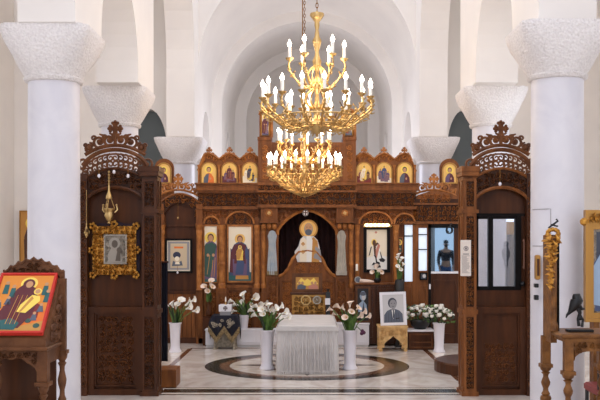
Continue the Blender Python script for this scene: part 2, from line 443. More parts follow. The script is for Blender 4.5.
for loc, lb in (((2.46, 8.85, 0), 'nearest white column on the right, with brass plate and switches'),
                ((-2.58, 12.4, 0), 'white column with stone capital rising behind the left carved screen crest'),
                ((2.53, 12.4, 0), 'white column with stone capital rising behind the right carved screen crest'),
                ((-2.53, 18.1, 0), 'farthest white column on the left, capital above the left wing of the icon screen'),
                ((2.53, 18.1, 0), 'farthest white column on the right, capital above the right wing of the icon screen')):
    o = dup(c0, loc, lb)
    if loc[1] > 18: o.scale = (1.12, 1.12, 1)
# ================================================================= CARVED WOOD
def figure(mb, cx, zb, h, y, robe, cloak, halo='pyel', skin='pskin', hair='pbrown', w=1.0, dirn=-1, seated=False):
    """a generic robed figure painted on a panel: thin layers of paint"""
    e = dirn * .0012
    P = lambda pts: [(cx + a * h * w, zb + b * h) for a, b in pts]
    k = 1.25 if seated else 1.0
    if halo: mb.disc(cx, zb + .86 * h, .125 * h, .125 * h, y + e, halo, 18)
    mb.poly(P([(-.19 * k, 0), (.19 * k, 0), (.17 * k, .35), (.21, .58), (.14, .73), (.05, .79), (-.05, .79), (-.14, .73), (-.21, .58), (-.17 * k, .35)]), y + 2 * e, robe)
    mb.poly(P([(-.20 * k, .08), (-.03, .03), (.08, .42), (.15, .70), (.03, .77), (-.14, .72), (-.22, .52)]), y + 3 * e, cloak)
    for (a, b, c, d) in ((-.1, .1, -.03, .5), (.08, .05, .11, .45), (.02, .05, .05, .4)):
        mb.poly(P([(a, b), (a + .015, b), (c + .015, d), (c, d)]), y + 4 * e, 'pochre')
    for s in (-1, 1): mb.disc(cx + s * .07 * h * w, zb + .5 * h, .03 * h, .035 * h, y + 5 * e, skin, 8)
    mb.disc(cx, zb + .865 * h, .068 * h, .085 * h, y + 4 * e, hair, 12)
    mb.disc(cx, zb + .85 * h, .052 * h, .068 * h, y + 5 * e, skin, 12)
def bust(mb, cx, zb, h, y, robe, cloak, halo='pyel', skin='pskin', hair='pbrown', w=1.0):
    e = -.0012; P = lambda pts: [(cx + a * h * w, zb + b * h) for a, b in pts]
    if halo: mb.disc(cx, zb + .72 * h, .23 * h, .23 * h, y + e, halo, 20)
    mb.poly(P([(-.40, 0), (.40, 0), (.37, .28), (.22, .46), (.08, .54), (-.08, .54), (-.22, .46), (-.37, .28)]), y + 2 * e, robe)
    mb.poly(P([(-.40, 0), (-.06, 0), (.02, .5), (-.2, .46), (-.37, .28)]), y + 3 * e, cloak)
    mb.disc(cx + .12 * h * w, zb + .22 * h, .05 * h, .07 * h, y + 4 * e, skin, 8)
    mb.disc(cx, zb + .73 * h, .125 * h, .155 * h, y + 3 * e, hair, 14); mb.disc(cx, zb + .70 * h, .095 * h, .125 * h, y + 4 * e, skin, 14)
def arch_pts(x0, x1, z0, z1, n=12):
    r = (x1 - x0) / 2; c = (x0 + x1) / 2
    return [(x0, z0), (x1, z0)] + [(c + r * cos(pi * i / n), z1 - r + r * sin(pi * i / n)) for i in range(n + 1)]

# ---------------------------------------------------------------- the two carved screens beside the steps
D1 = 10.43
z1 = lambda py: Z(py, D1)
def side_screen(s, label):
    cx = s * 2.235; rt = thing('carved_screen', label, 'screen', (cx, D1 + .3, 0), 'carved screens facing the nave')
    y = D1
    pin, pout = s * 1.79, s * 1.985          # inner post, front face
    def bx(mb, a, b, *r, **k): mb.box(min(a, b), max(a, b), *r, **k)
    # inner post
    pi_, po_, pd = (1.735, 1.915, .28) if s < 0 else (1.81, 1.965, .32)
    W, H_, B_ = ('wood', 'wood_hi', 'wood_shade') if s > 0 else ('wood_dark', 'wood_dark_hi', 'wood_shade')
    mb = MB(W); bx(mb, s * pi_, s * po_, y, y + pd, 0, 2.58)
    x0, x1 = sorted((s * pi_, s * po_))
    for za, zb in ((.05, .95), (1.0, 2.12), (2.16, 2.52)):
        moulding(mb, x0 + .005, x1 - .005, za, zb, y, .03, .022)
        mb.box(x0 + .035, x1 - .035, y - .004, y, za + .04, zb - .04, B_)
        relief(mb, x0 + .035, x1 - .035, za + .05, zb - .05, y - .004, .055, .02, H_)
    mb.box(x0 - .02, x1 + .02, y - .03, y + pd + .02, 0, .05); mb.box(x0 - .015, x1 + .015, y - .025, y + pd + .01, .95, 1.0)
    mb.box(x0 - .02, x1 + .02, y - .035, y + pd + .02, 2.12, 2.16); mb.box(x0 - .02, x1 + .02, y - .05, y + pd + .02, 2.55, 2.60); mb.box(x0 - .03, x1 + .03, y - .06, y + pd + .03, 2.60, 2.66)
    # panelled inner flank
    xf = s * pi_
    for za, zb in ((.1, .9), (1.05, 2.08), (2.2, 2.5)):
        for (ya, yb) in ((y + .05, y + .08), (y + pd - .08, y + pd - .05)): bx(mb, xf, xf - s * .012, ya, yb, za, zb)
    mb.build('post', rt)
    # outer post, mostly behind the near column
    mb = MB('wood_dark'); bx(mb, s * 2.55, s * 2.66, y, y + .3, 0, 2.58); relief(mb, min(s * 2.56, s * 2.65), max(s * 2.56, s * 2.65), .1, 2.5, y, .08, .02, 'wood_dark_hi'); mb.build('post', rt)
    xa, xb = sorted((s * po_, s * 2.55))
    # lower carved panel
    mb = MB('wood_dark'); mb.box(xa, xb, y + .10, y + .16, 0, 1.03)
    moulding(mb, xa, xb, .0, 1.03, y + .10, .07, .05); moulding(mb, xa + .07, xb - .07, .10, .96, y + .10, .02, .03)
    if s < 0: relief(mb, xa + .11, xb - .11, .14, .92, y + .10, .085, .022, 'wood_dark_hi')
    else: relief(mb, xa + .11, xb - .11,   .14, .60, y + .10, .075, .010, 'wood_dark_hi')
    mb.build('lower_panel', rt)
    # upper board
    mb = MB('wood_dark')
    if s < 0:
        mb.box(xa, xb, y + .13, y + .17, 1.03, 2.62)
    else:
        mb.box(xa, xb, y + .12, y + .17, 2.08, 2.62); mb.box(xa, xb, y + .12, y + .17, 1.03, 1.24)
        mb.box(xb - .045, xb, y + .12, y + .17, 1.24, 2.08)
    mb.build('board', rt)
    # arched head with hanging carved spandrels
    cxx = (xa + xb) / 2; hw = (xb - xa) / 2 + .06
    n = 16
    low = [(cxx + hw * cos(pi * i / n), 2.16 + .26 * sin(pi * i / n)) for i in range(n + 1)]
    up = [(cxx + hw * (1 - 2 * i / n), 2.50 + .14 * (1 - ((1 - 2 * i / n)) ** 2)) for i in range(n + 1)]
    mb = MB(B_)
    v = []; f = []
    for (a, b) in zip(low, up):
        v += [(a[0], y + .03, a[1]), (b[0], y + .03, b[1]), (a[0], y + .08, a[1]), (b[0], y + .08, b[1])]
    for i in range(n):
        a = i * 4; f += [(a, a + 4, a + 5, a + 1), (a + 2, a + 6, a + 7, a + 3), (a, a + 2, a + 6, a + 4), (a + 1, a + 5, a + 7, a + 3)]
    mb.add(v, f)
    mb.tube([(p[0], y + .02, p[1]) for p in low], .022, 6, W); mb.tube([(p[0], y + .02, p[1]) for p in up], .018, 6, W)
    ins = lambda px, pz: pz > 2.17 + .26 * sqrt(max(0, 1 - ((px - cxx) / hw) ** 2)) + .015 and pz < 2.50 + .14 * (1 - ((px - cxx) / hw) ** 2) - .02
    relief(mb, cxx - hw, cxx + hw, 2.18, 2.66, y + .03, .07, .025, 'wood_dark_hi', ins)
    mb.build('arched_head', rt)
    # open lattice band under the crown
    mb = MB('wood_dark_hi')
    top = lambda u: 2.56 + .30 * sqrt(max(0, 1 - (u * .93) ** 2)); bot = lambda u: 2.50 + .14 * (1 - u * u)
    mb.tube([(cxx + hw * u / 12, y + .05, top(u / 12)) for u in range(-12, 13)], .026, 6)
    mb.tube([(cxx + hw * u / 12, y + .05, top(u / 12) - .05) for u in range(-12, 13)], .012, 6)
    for i in range(-6, 7):
        u = i / 6.6; a, b = bot(u), top(u); r = min(.052, (b - a) * .34)
        if b - a < .06: continue
        sg = 1 if i >= 0 else -1
        scroll_tube(mb, cxx + hw * u, a + r, r, -pi / 2, 1.3, sg, y + .05, .014)
        scroll_tube(mb, cxx + hw * u, b - r - .04, r * .9, pi / 2, 1.3, -sg, y + .05, .014)
    mb.build('openwork', rt)
    mb = MB('wood_dark_hi'); crest(mb, cxx, 2.80, hw * .93, .37, y + .05, .019)
    for sg in (-1, 1): scroll_tube(mb, cxx + sg * hw * .98, 2.70, .07, -pi / 2, 1.3, sg, y + .05, .018)
    mb.build('crest', rt)
    return rt, xa, xb
scrL, _, _ = side_screen(-1, 'dark carved wooden screen on the left with openwork crest, behind the gilt framed icon')
scrR, xa, xb = side_screen(1, 'carved wooden screen on the right with openwork crest and a black framed glass door')
# glazed door in the right screen
mb = MB('black_frame'); y = D1 + .115
dx = lambda px: X(px, y)
mb.box(dx(476), dx(478.5), y, y + .05, 1.24, 2.09); mb.box(dx(488), dx(493), y - .01, y + .05, 1.24, 2.09); mb.box(dx(515), dx(521), y - .01, y + .05, 1.24, 2.09)
mb.box(dx(476), dx(521), y, y + .05, 2.055, 2.10); mb.box(dx(476), dx(521), y, y + .05, 1.22, 1.265)
mb.box(dx(521), dx(532), y + .01, y + .05, 1.22, 2.10)
mb.box(dx(476), dx(532), y - .02, y, 2.09, 2.12)
fr = mb.build('door_frame', scrR)
for a, b in ((478.5, 488), (493, 515)):
    MB('glass_clear').box(dx(a), dx(b), y + .02, y + .028, 1.265, 2.055).build('pane', fr)
mb = MB('silver'); mb.tube([(dx(523.5), y - .03, 1.47), (dx(523.5), y - .03, 1.82)], .012, 8); mb.box(dx(522.5), dx(524.5), y - .03, y + .01, 1.48, 1.5); mb.box(dx(522.5), dx(524.5), y - .03, y + .01, 1.79, 1.81)
M['handle_brown'] = mat('brown_handle', (120, 80, 60), .4); mb.m = ['handle_brown'] * len(mb.m); mb.build('handle', fr)
mb = MB('black'); mb.sphere((dx(522), y - .03, z1(284)), .03, 10); mb.tube([(dx(522), y - .03, z1(284)), (dx(522), y + .01, z1(284))], .015); mb.build('knob', fr)

# ---------------------------------------------------------------- the icon screen
D2 = 16.0
zz = lambda py: Z(py, D2)
xx = lambda px: X(px, D2)
ico = thing('icon_screen', 'tall carved wooden icon screen with central raised block spanning the sanctuary', 'icon screen', (0, D2 + .2, 0))
def board(name, a, b, za, zb, y=D2, th=.12, m='wood', par=ico):
    return MB(m).box(xx(a), xx(b), y, y + th, zz(zb), zz(za)).build(name, par)
for s, a, b in ((-1, 199, 278), (1, 336, 403)):
    # backing and lower panels
    mb = MB('wood'); mb.box(xx(a), xx(b), D2 + .04, D2 + .14, 0, zz(186)); mb.build('backing', ico)
    mb = MB('wood')
    spans = ((204, 219), (226, 254), (262, 279)) if s < 0 else ((336, 352), (360, 392), (393, 403))
    for (p, q) in spans:
        moulding(mb, xx(p), xx(q), .12, zz(288), D2 + .04, .04, .04)
        relief(mb, xx(p) + .05, xx(q) - .05, .18, zz(292), D2 + .04, .08, .02, 'wood_hi')
    mb.box(xx(a), xx(b), D2 - .05, D2 + .06, 0, .11); mb.box(xx(a), xx(b), D2 - .02, D2 + .05, zz(288), zz(285))
    mb.build('lower_panel', ico)
    # cornice and frieze
    ca, cb = (198, 260) if s < 0 else (354, 416)
    mb = MB('wood'); mb.box(xx(ca), xx(cb), D2 - .10, D2 + .2, zz(193), zz(191)); mb.box(xx(ca) - .02, xx(cb) + .02, D2 - .14, D2 + .2, zz(191), zz(185)); mb.box(xx(ca) - .04, xx(cb) + .04, D2 - .18, D2 + .2, zz(185), zz(183.5))
    mb.build('cornice', ico)
    mb = MB('wood'); mb.box(xx(ca), xx(cb), D2 - .02, D2 + .14, zz(208), zz(193))
    mb.box(xx(ca), xx(cb), D2 - .027, D2 - .02, zz(206), zz(194), 'wood_shade')
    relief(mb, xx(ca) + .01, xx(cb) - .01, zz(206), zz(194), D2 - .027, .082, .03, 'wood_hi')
    mb.box(xx(ca), xx(cb), D2 - .09, D2, zz(209.5), zz(206.5)); mb.build('frieze', ico)
    # arcaded band above the icons
    mb = MB('wood'); mb.box(xx(ca), xx(cb), D2 - .02, D2 + .05, zz(225), zz(209))
    for (p, q) in (((204, 219), (226, 254)) if s < 0 else ((359, 392), (394, 415))):
        c = (xx(p) + xx(q)) / 2; r = (xx(q) - xx(p)) / 2
        mb.prism([(c + r * cos(pi * i / 14), zz(224) + min(r, .22) * sin(pi * i / 14)) for i in range(15)], D2 - .024, D2 - .02, 'wood_shade')
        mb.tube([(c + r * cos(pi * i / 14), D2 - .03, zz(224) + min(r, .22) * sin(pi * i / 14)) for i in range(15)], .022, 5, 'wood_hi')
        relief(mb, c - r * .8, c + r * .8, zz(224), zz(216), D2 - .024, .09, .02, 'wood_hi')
    relief(mb, xx(ca), xx(cb), zz(218), zz(210), D2 - .02, .065, .025, 'wood_hi')
    mb.build('arcade_band', ico)
    # tier of small icons above the cornice
    ta, tb = (198.5, 259) if s < 0 else (355, 416)
    cs = (209, 229.5, 250) if s < 0 else (364, 384, 404.5)
    pts = [(xx(ta), zz(184)), (xx(tb), zz(184))]
    N = 48; prof = []
    for i in range(N + 1):
        px = ta + (tb - ta) * i / N
        d = min(abs(px - c) for c in cs)
        h = 155.5 - 3.5 * max(0, 1 - d / 7.5) + 3.0 * max(0, (d - 6) / 4.5)
        edge = (px - ta) if s < 0 else (tb - px)
        if edge < 6: h += (6 - edge) * 1.9
        prof.append((xx(px), zz(h)))
    mb = MB('wood'); mb.prism(pts + prof[::-1], D2 - .02, D2 + .08)
    mb.ribbon([(p[0], p[1] - .02) for p in prof], D2 - .02, .03, .035, 'wood_hi')
    for c in cs:
        cross(mb, xx(c), zz(153.5), .10, D2 + .03, .014, 'wood_hi')
        for sg in (-1, 1): scroll_tube(mb, xx(c + sg * 3.2), zz(154.0), .036, -pi / 2, 1.2, sg, D2 + .03, .012, 'wood_hi'); mb.ribbon(spiral(xx(c + sg * 6.5), zz(159.5), .045, pi / 2, 1.2, sg, 10), D2 - .02, .014, .02, 'wood_hi')
        mb.ribbon(spiral(xx(c), zz(157.6), .05, 0, 1.2, 1, 10), D2 - .02, .014, .02, 'wood_hi')
        for sg in (-1, 1):
            mb.lathe([(.024, zz(184)), (.016, zz(182)), (.016, zz(168)), (.024, zz(166.5)), (.028, zz(165))], (xx(c + sg * 10.1), D2 - .03, 0), 8, 'wood_hi')
    mb.build('icon_tier', ico)
# pilasters
def pilaster(p, q, top=225, bot=288, y=D2 - .07):
    mb = MB('wood'); a, b = xx(p), xx(q); c = (a + b) / 2; w = (b - a) / 2
    mb.box(a, b, y + .03, D2 + .05, zz(bot), zz(top))
    mb.lathe([(w * .95, zz(bot)), (w * .95, zz(bot - 3)), (w * .7, zz(bot - 5)), (w * .75, zz(bot - 22)), (w * .85, zz(bot - 24)), (w * .7, zz(bot - 26)), (w * .66, zz(top + 10)), (w * .8, zz(top + 8)), (w * .75, zz(top + 6)), (w * 1.05, zz(top + 1)), (w * 1.05, zz(top))], (c, y + .03, 0), 10, 'wood_hi')
    mb.box(a - .02, b + .02, y - .04, D2 + .05, zz(343), zz(bot)); moulding(mb, a, b, .06, zz(bot + 4), y - .04, .03, .02)
    if b - a > .12: relief(mb, a + .03, b - .03, .1, zz(bot + 8), y - .04, .1, .02, 'wood_hi')
    mb.build('pilaster', ico)
for p, q in ((218, 226), (254, 260.5), (261, 267), (348, 354), (354.5, 360), (392.5, 399)): pilaster(p, q)
# the rosette blocks and their pillars at the gate
for p, q in ((261, 278), (336, 353)):
    mb = MB('wood'); mb.box(xx(p), xx(q), D2 - .16, D2 + .1, zz(221), zz(206)); moulding(mb, xx(p) + .01, xx(q) - .01, zz(220.5), zz(207), D2 - .16, .025, .02)
    mb.box(xx(p) - .01, xx(q) + .01, D2 - .18, D2 + .1, zz(223), zz(221))
    c = (xx(p) + xx(q)) / 2
    for i in range(8): mb.sphere((c + .045 * cos(i * pi / 4), D2 - .165, zz(213.5) + .045 * sin(i * pi / 4)), (.024, .018, .024), 7, 'wood_hi', 5)
    mb.sphere((c, D2 - .17, zz(213.5)), (.034, .03, .034), 8, 'wood_pale', 6)
    for k in (-1, 0, 1): mb.sphere((c + k * .09, D2 - .12, zz(226.5)), (.045, .05, .06), 8, 'wood_hi', 6)
    mb.build('rosette_block', ico)
for p, q in ((266.5, 278.5), (335.5, 347.5)):
    mb = MB('wood'); mb.box(xx(p), xx(q), D2 - .07, D2 + .1, 0, zz(223)); moulding(mb, xx(p), xx(q), .08, zz(277), D2 - .07, .03, .03)
    relief(mb, xx(p) + .03, xx(q) - .03, .15, zz(280), D2 - .07, .1, .025, 'wood_hi'); mb.build('gate_pillar', ico)
# raised central block
yb = D2 - .12
mb = MB('wood'); mb.box(xx(259), xx(355), yb, D2 + .2, zz(207), zz(143)); 
mb.box(xx(258.5), xx(272), yb - .03, D2 + .2, zz(207), zz(139)); mb.box(xx(342.5), xx(355.5), yb - .03, D2 + .2, zz(207), zz(139))
mb.box(xx(258), xx(272.5), yb - .06, D2 + .2, zz(141), zz(138)); mb.box(xx(342), xx(356), yb - .06, D2 + .2, zz(141), zz(138))
for (p, q) in ((259, 272), (343, 355)):
    moulding(mb, xx(p) + .015, xx(q) - .015, zz(182), zz(143), yb - .03, .02, .015); relief(mb, xx(p) + .05, xx(q) - .05, zz(180), zz(145), yb - .03, .1, .012, 'wood_hi')
moulding(mb, xx(274), xx(340), zz(182), zz(146), yb, .025, .02); relief(mb, xx(276), xx(338), zz(180), zz(148), yb, .085, .012, 'wood_hi')
mb.build('raised_block', ico)
mb = MB('wood'); mb.box(xx(258), xx(356), yb - .07, D2, zz(186), zz(183)); mb.box(xx(257.5), xx(356.5), yb - .09, D2, zz(193), zz(191))
mb.box(xx(259), xx(355), yb - .035, yb, zz(191), zz(186), 'wood_shade'); relief(mb, xx(259), xx(355), zz(191), zz(186), yb - .035, .09, .025, 'wood_hi')
mb.box(xx(259), xx(355), yb - .035, yb, zz(205), zz(193), 'wood_shade'); relief(mb, xx(259), xx(355), zz(205), zz(193), yb - .035, .095, .035, 'wood_hi')
mb.box(xx(258), xx(356), yb - .09, D2, zz(208), zz(205)); mb.build('frieze', ico)
# arched lintel over the gate
n = 20
ar = [(xx(278), zz(235))] + [(xx(307) + (xx(337) - xx(307)) * t, zz(233) + (zz(210.5) - zz(233)) * (1 - abs(t) ** 1.7) ** .75) for t in [-.97 + 1.94 * i / n for i in range(n + 1)]] + [(xx(337), zz(235))]
mb = MB('wood'); v = []; f = []
for (a, b) in ar: v += [(a, D2 - .06, b), (a, D2 - .06, zz(207)), (a, D2 + .08, b), (a, D2 + .08, zz(207))]
for i in range(len(ar) - 1):
    a = i * 4; f += [(a, a + 4, a + 5, a + 1), (a + 2, a + 6, a + 7, a + 3), (a, a + 2, a + 6, a + 4)]
mb.add(v, f); mb.tube([(a, D2 - .06, b) for a, b in ar], .028, 6, 'wood_hi')
def over(px, pz):
    t = (px - xx(307)) / (xx(337) - xx(307)); 
    return abs(t) < .97 and pz > zz(233) + (zz(210.5) - zz(233)) * (1 - abs(t) ** 1.7) ** .75 + .03
relief(mb, xx(278), xx(337), zz(234), zz(208), D2 - .06, .07, .025, 'wood_hi', over); mb.build('gate_lintel', ico)
# double gate with swept top
for s in (-1, 1):
    c = 307.5; pts = [(c, 250.5), (c - 9, 252), (c - 15, 259), (c - 19, 268), (c - 24, 274), (c - 29, 276.5)]
    pp = [(xx(c + s * (c - p)), zz(q)) for p, q in pts]
    poly = [(xx(c), .02)] + pp + [(pp[-1][0], .02)]
    mb = MB('wood'); mb.prism(poly, D2 + .0, D2 + .07); mb.tube([(p[0], D2 - .01, p[1]) for p in pp], .03, 6, 'wood_hi')
    xa, xb = sorted((xx(c), pp[-1][0])); moulding(mb, xa + .02, xb - .02, .08, zz(279), D2, .03, .025)
    relief(mb, xa + .07, xb - .07, .15, zz(282), D2, .08, .012, 'wood_hi')
    relief(mb, min(xx(c + s * 2), xx(c + s * 13)), max(xx(c + s * 2), xx(c + s * 13)), zz(276), zz(262), D2, .08, .012, 'wood_hi')
    mb.build('gate_leaf', ico)
mb = MB('gold'); mb.lathe([(.07, 0), (.07, .015), (.05, .02)], (0, 0, 0), 16)
# curtain behind the gate
mb = MB('burgundy'); n = 60; v = []; f = []
for i in range(n + 1):
    x = xx(270) + (xx(345) - xx(270)) * i / n; y = D2 + .45 + .03 * sin(i * 1.3)
    v += [(x, y, .02), (x, y, zz(206))]
for i in range(n): f.append((2 * i, 2 * i + 2, 2 * i + 3, 2 * i + 1))
mb.add(v, f); tag(mb.build('curtain', None, True), 'dark burgundy velvet curtain closing the arched gate opening', 'curtain')
mb = MB('wood_dark'); mb.tube([(xx(268), D2 + .45, zz(206)), (xx(347), D2 + .45, zz(206))], .02, 8); mb.build('curtain_rail', ico)

# ---------------------------------------------------------------- the wings either side
def wing_common(s, rt, c):
    mb = MB('wood'); a, b = sorted((xx(c - 19), xx(c + 21)))
    # carved head with arch
    cx = (a + b) / 2; hw = (b - a) / 2; v = []; f = []; n = 16
    for i in range(n + 1):
        t = -1 + 2 * i / n; lo = zz(226) + (zz(203) - zz(226)) * (max(0, 1 - min(1, abs(t) * 1.12) ** 2)) ** .5; hi = zz(203) + .16 * (1 - t * t)
        x = cx + hw * t; v += [(x, D2 - .02, lo), (x, D2 - .02, hi), (x, D2 + .06, lo), (x, D2 + .06, hi)]
    for i in range(n): q = i * 4; f += [(q, q + 4, q + 5, q + 1), (q + 2, q + 6, q + 7, q + 3), (q, q + 2, q + 6, q + 4), (q + 1, q + 3, q + 7, q + 5)]
    return mb, a, b, cx, hw, v, f
wl = thing('carved_wing', 'narrow carved wooden wing left of the icon screen, with pointed crest and plain board', 'screen', (xx(180), D2 + .2, 0), 'wings of the icon screen')
mb, a, b, cx, hw, v, f = wing_common(-1, wl, 179)
mb.add(v, f, 'wood_shade')
ins = lambda px, pz: pz > zz(224) + (zz(203) - zz(224)) * (max(0, 1 - min(1, abs((px - cx) / hw) * 1.1) ** 2)) ** .5 + .03 and pz < zz(203) + .16 * (1 - ((px - cx) / hw) ** 2) - .03
relief(mb, a, b, zz(226), zz(194), D2 - .02, .085, .03, 'wood_hi', ins)
mb.tube([(cx + hw * t / 8, D2 - .02, zz(203) + .16 * (1 - (t / 8) ** 2)) for t in range(-8, 9)], .022, 6)
mb.build('arched_head', wl)
mb = MB('wood_hi'); crest(mb, xx(178), zz(196), .36, .37, D2 + .02, .017); mb.build('crest', wl)
mb = MB('wood_dark'); mb.box(a, b, D2 + .06, D2 + .12, 0, zz(200))
mb.box(a, b, D2 + .02, D2 + .06, zz(226.5), zz(224)); mb.box(a, b, D2 + .02, D2 + .06, zz(294), zz(291)); mb.box(a, b, D2 + .02, D2 + .06, 0, .1)
for i in range(9): mb.box(a + (b - a) * i / 9 + .004, a + (b - a) * (i + 1) / 9 - .004, D2 + .035, D2 + .06, .1, zz(294), 'wood')
mb.build('board', wl)
for p, q in ((160, 164.5), (196.5, 203)):
    mb = MB('wood'); mb.box(xx(p), xx(q), D2 - .05, D2 + .1, 0, zz(204)); moulding(mb, xx(p), xx(q), .1, zz(225), D2 - .05, .015, .015)
    mb.lathe([(.06, zz(290)), (.045, zz(288)), (.045, zz(236)), (.06, zz(233)), (.05, zz(230)), (.075, zz(225))], ((xx(p) + xx(q)) / 2, D2 - .06, 0), 10, 'wood_hi')
    mb.box(xx(p) - .01, xx(q) + .01, D2 - .08, D2 + .1, zz(225), zz(223)); mb.build('post', wl)

wr = thing('carved_wing', 'carved wooden wing right of the icon screen, with pointed crest and glazed door', 'screen', (xx(432), D2 + .2, 0), 'wings of the icon screen')
mb = MB('wood_hi'); crest(mb, xx(434), zz(196), .40, .37, D2 + .02, .017); mb.build('crest', wr)
mb = MB('wood'); mb.box(xx(413), xx(460), D2 - .02, D2 + .1, zz(222), zz(199), 'wood_shade'); mb.box(xx(413), xx(460), D2 - .06, D2, zz(205), zz(203)); mb.box(xx(403), xx(460), D2 - .05, D2, zz(224), zz(221.5))
mb.prism([(xx(414), zz(199)), (xx(460), zz(199)), (xx(452), zz(194)), (xx(434), zz(190)), (xx(418), zz(195))], D2 - .02, D2 + .06)
relief(mb, xx(414), xx(460), zz(221), zz(206), D2 - .02, .085, .03, 'wood_hi'); relief(mb, xx(420), xx(450), zz(203), zz(194), D2 - .02, .08, .02, 'wood_hi')
mb.build('carved_head', wr)
mb = MB('wood')
for p, q in ((412.6, 418.5), (427, 429)): mb.box(xx(p), xx(q), D2 - .02, D2 + .1, 0, zz(222))
mb.box(xx(403), xx(412.6), D2, D2 + .1, 0, zz(281.5)); mb.box(xx(418.5), xx(427), D2, D2 + .1, 0, zz(271)); mb.box(xx(418.5), xx(427), D2, D2 + .1, zz(228), zz(222))
mb.box(xx(403), xx(404), D2, D2 + .1, zz(281.5), zz(222)); moulding(mb, xx(404), xx(413), .1, zz(286), D2, .03, .02); moulding(mb, xx(419), xx(427), .1, zz(286), D2, .03, .02)
fr = mb.build('side_frame', wr)
mb = MB('black_frame')
mb.box(xx(403.6), xx(404.6), D2 - .01, D2 + .02, zz(282), zz(224)); mb.box(xx(404), xx(413), D2 - .01, D2 + .02, zz(236.6), zz(235.4))
mb.box(xx(418.4), xx(427.6), D2 - .01, D2 + .02, zz(250), zz(249)); mb.box(xx(418.4), xx(427.6), D2 - .01, D2 + .02, zz(235), zz(234)); mb.build('glazing_bar', fr)
for a, b, c, d in ((404, 413, 281.5, 224), (418.5, 427.2, 270.5, 228)):
    MB('glow_pane').box(xx(a), xx(b), D2 + .02, D2 + .03, zz(c), zz(d)).build('pane', fr)
mb = MB('wood_dark'); mb.box(xx(428), xx(430.8), D2 - .03, D2 + .05, 0, zz(224), 'black_frame'); mb.box(xx(428), xx(460), D2 - .03, D2 + .05, zz(228), zz(224), 'black_frame')
mb.box(xx(430.8), xx(460), D2 - .01, D2 + .05, 0, zz(273.5)); mb.box(xx(430.8), xx(460), D2 - .02, D2 + .05, zz(273.5), zz(271.5), 'white_paint')
mb.box(xx(454), xx(460), D2 - .02, D2 + .05, zz(271), zz(228)); moulding(mb, xx(433), xx(457), .15, zz(280), D2 - .01, .03, .02)
door = mb.build('glazed_door', wr)
MB('glass').box(xx(430.8), xx(454), D2 + .01, D2 + .02, zz(271.5), zz(228)).build('pane', door)
mb = MB('black'); mb.tube([(xx(449.5) + .05 * cos(i * pi / 8), D2 - .05, zz(230) + .06 * sin(i * pi / 8)) for i in range(16)], .011, 5, closed=True); mb.tube([(xx(449), D2 - .05, zz(227)), (xx(451), D2 - .05, zz(223))], .012, 5); mb.tube([(xx(447), D2 - .05, zz(233)), (xx(448.3), D2 - .05, zz(231))], .01, 5); mb.build('hook', door)
mb = MB('white_paint'); mb.box(xx(428.7), xx(430.2), D2 - .06, D2 - .03, zz(289), zz(284)); mb.build('lock_plate', door)
# ================================================================= ICONS
def icon(name, label, x0, x1, z0, z1, y, paint, frame='gilt_flat', fw=.025, arched=False, bg='pgold', th=.03, group=None, rim='gilt_flat'):
    """a panel painting with its own frame; paint(mb, x0, x1, z0, z1, y)"""
    t = thing('icon', label, 'icon', ((x0 + x1) / 2, y + th, z0), group)
    mb = MB(bg); ix0, ix1, iz0, iz1 = x0 + fw, x1 - fw, z0 + fw, z1 - fw
    if arched:
        mb.prism(arch_pts(x0, x1, z0, z1, 16), y + .004, y + th, rim); mb.poly(arch_pts(ix0, ix1, iz0, iz1, 16), y + .002, bg)
    else:
        mb.box(ix0, ix1, y + .004, y + th, iz0, iz1, bg)
    paint(mb, ix0, ix1, iz0, iz1, y + .002); mb.build('painting', t)
    mb = MB(frame)
    if arched:
        p = arch_pts(x0 + fw / 2, x1 - fw / 2, z0 + fw / 2, z1 - fw / 2, 16)
        mb.tube([(a, y, b) for a, b in p], fw * .55, 5, closed=True)
    else: moulding(mb, x0, x1, z0, z1, y + th, fw, th + .012)
    mb.build('frame', t); return t
def p_bust(robe, cloak, **k):
    def f(mb, x0, x1, z0, z1, y): bust(mb, (x0 + x1) / 2, z0, (z1 - z0) * .92, y, robe, cloak, w=(x1 - x0) / (z1 - z0) * 1.0, **k)
    return f
def p_stand(robe, cloak, hf=.86, ground='pteal', w=1.0, **k):
    def f(mb, x0, x1, z0, z1, y):
        h = z1 - z0; mb.poly([(x0, z0), (x1, z0), (x1, z0 + h * .13), (x0, z0 + h * .13)], y - .0006, ground)
        figure(mb, (x0 + x1) / 2, z0 + h * .05, h * hf, y, robe, cloak, w=w, **k)
    return f
def p_scene(seed, bgc, cols, n=6):
    def f(mb, x0, x1, z0, z1, y):
        R = random.Random(seed); W = x1 - x0; H = z1 - z0
        mb.poly([(x0, z0), (x1, z0), (x1, z0 + .22 * H), (x0 + .6 * W, z0 + .34 * H), (x0 + .3 * W, z0 + .24 * H), (x0, z0 + .36 * H)], y - .0005, bgc)
        for i in range(n):
            c = x0 + W * (.16 + .68 * (i + .5) / n); a, b = R.choice(cols), R.choice(cols)
            figure(mb, c, z0 + H * R.uniform(.04, .18), H * R.uniform(.46, .62), y - .0007 * i, a, b, halo='pyel' if R.random() < .7 else None, w=.8)
        figure(mb, x0 + W * .5, z0 + H * .2, H * .70, y - .007, cols[0], cols[1], w=.9)
    return f
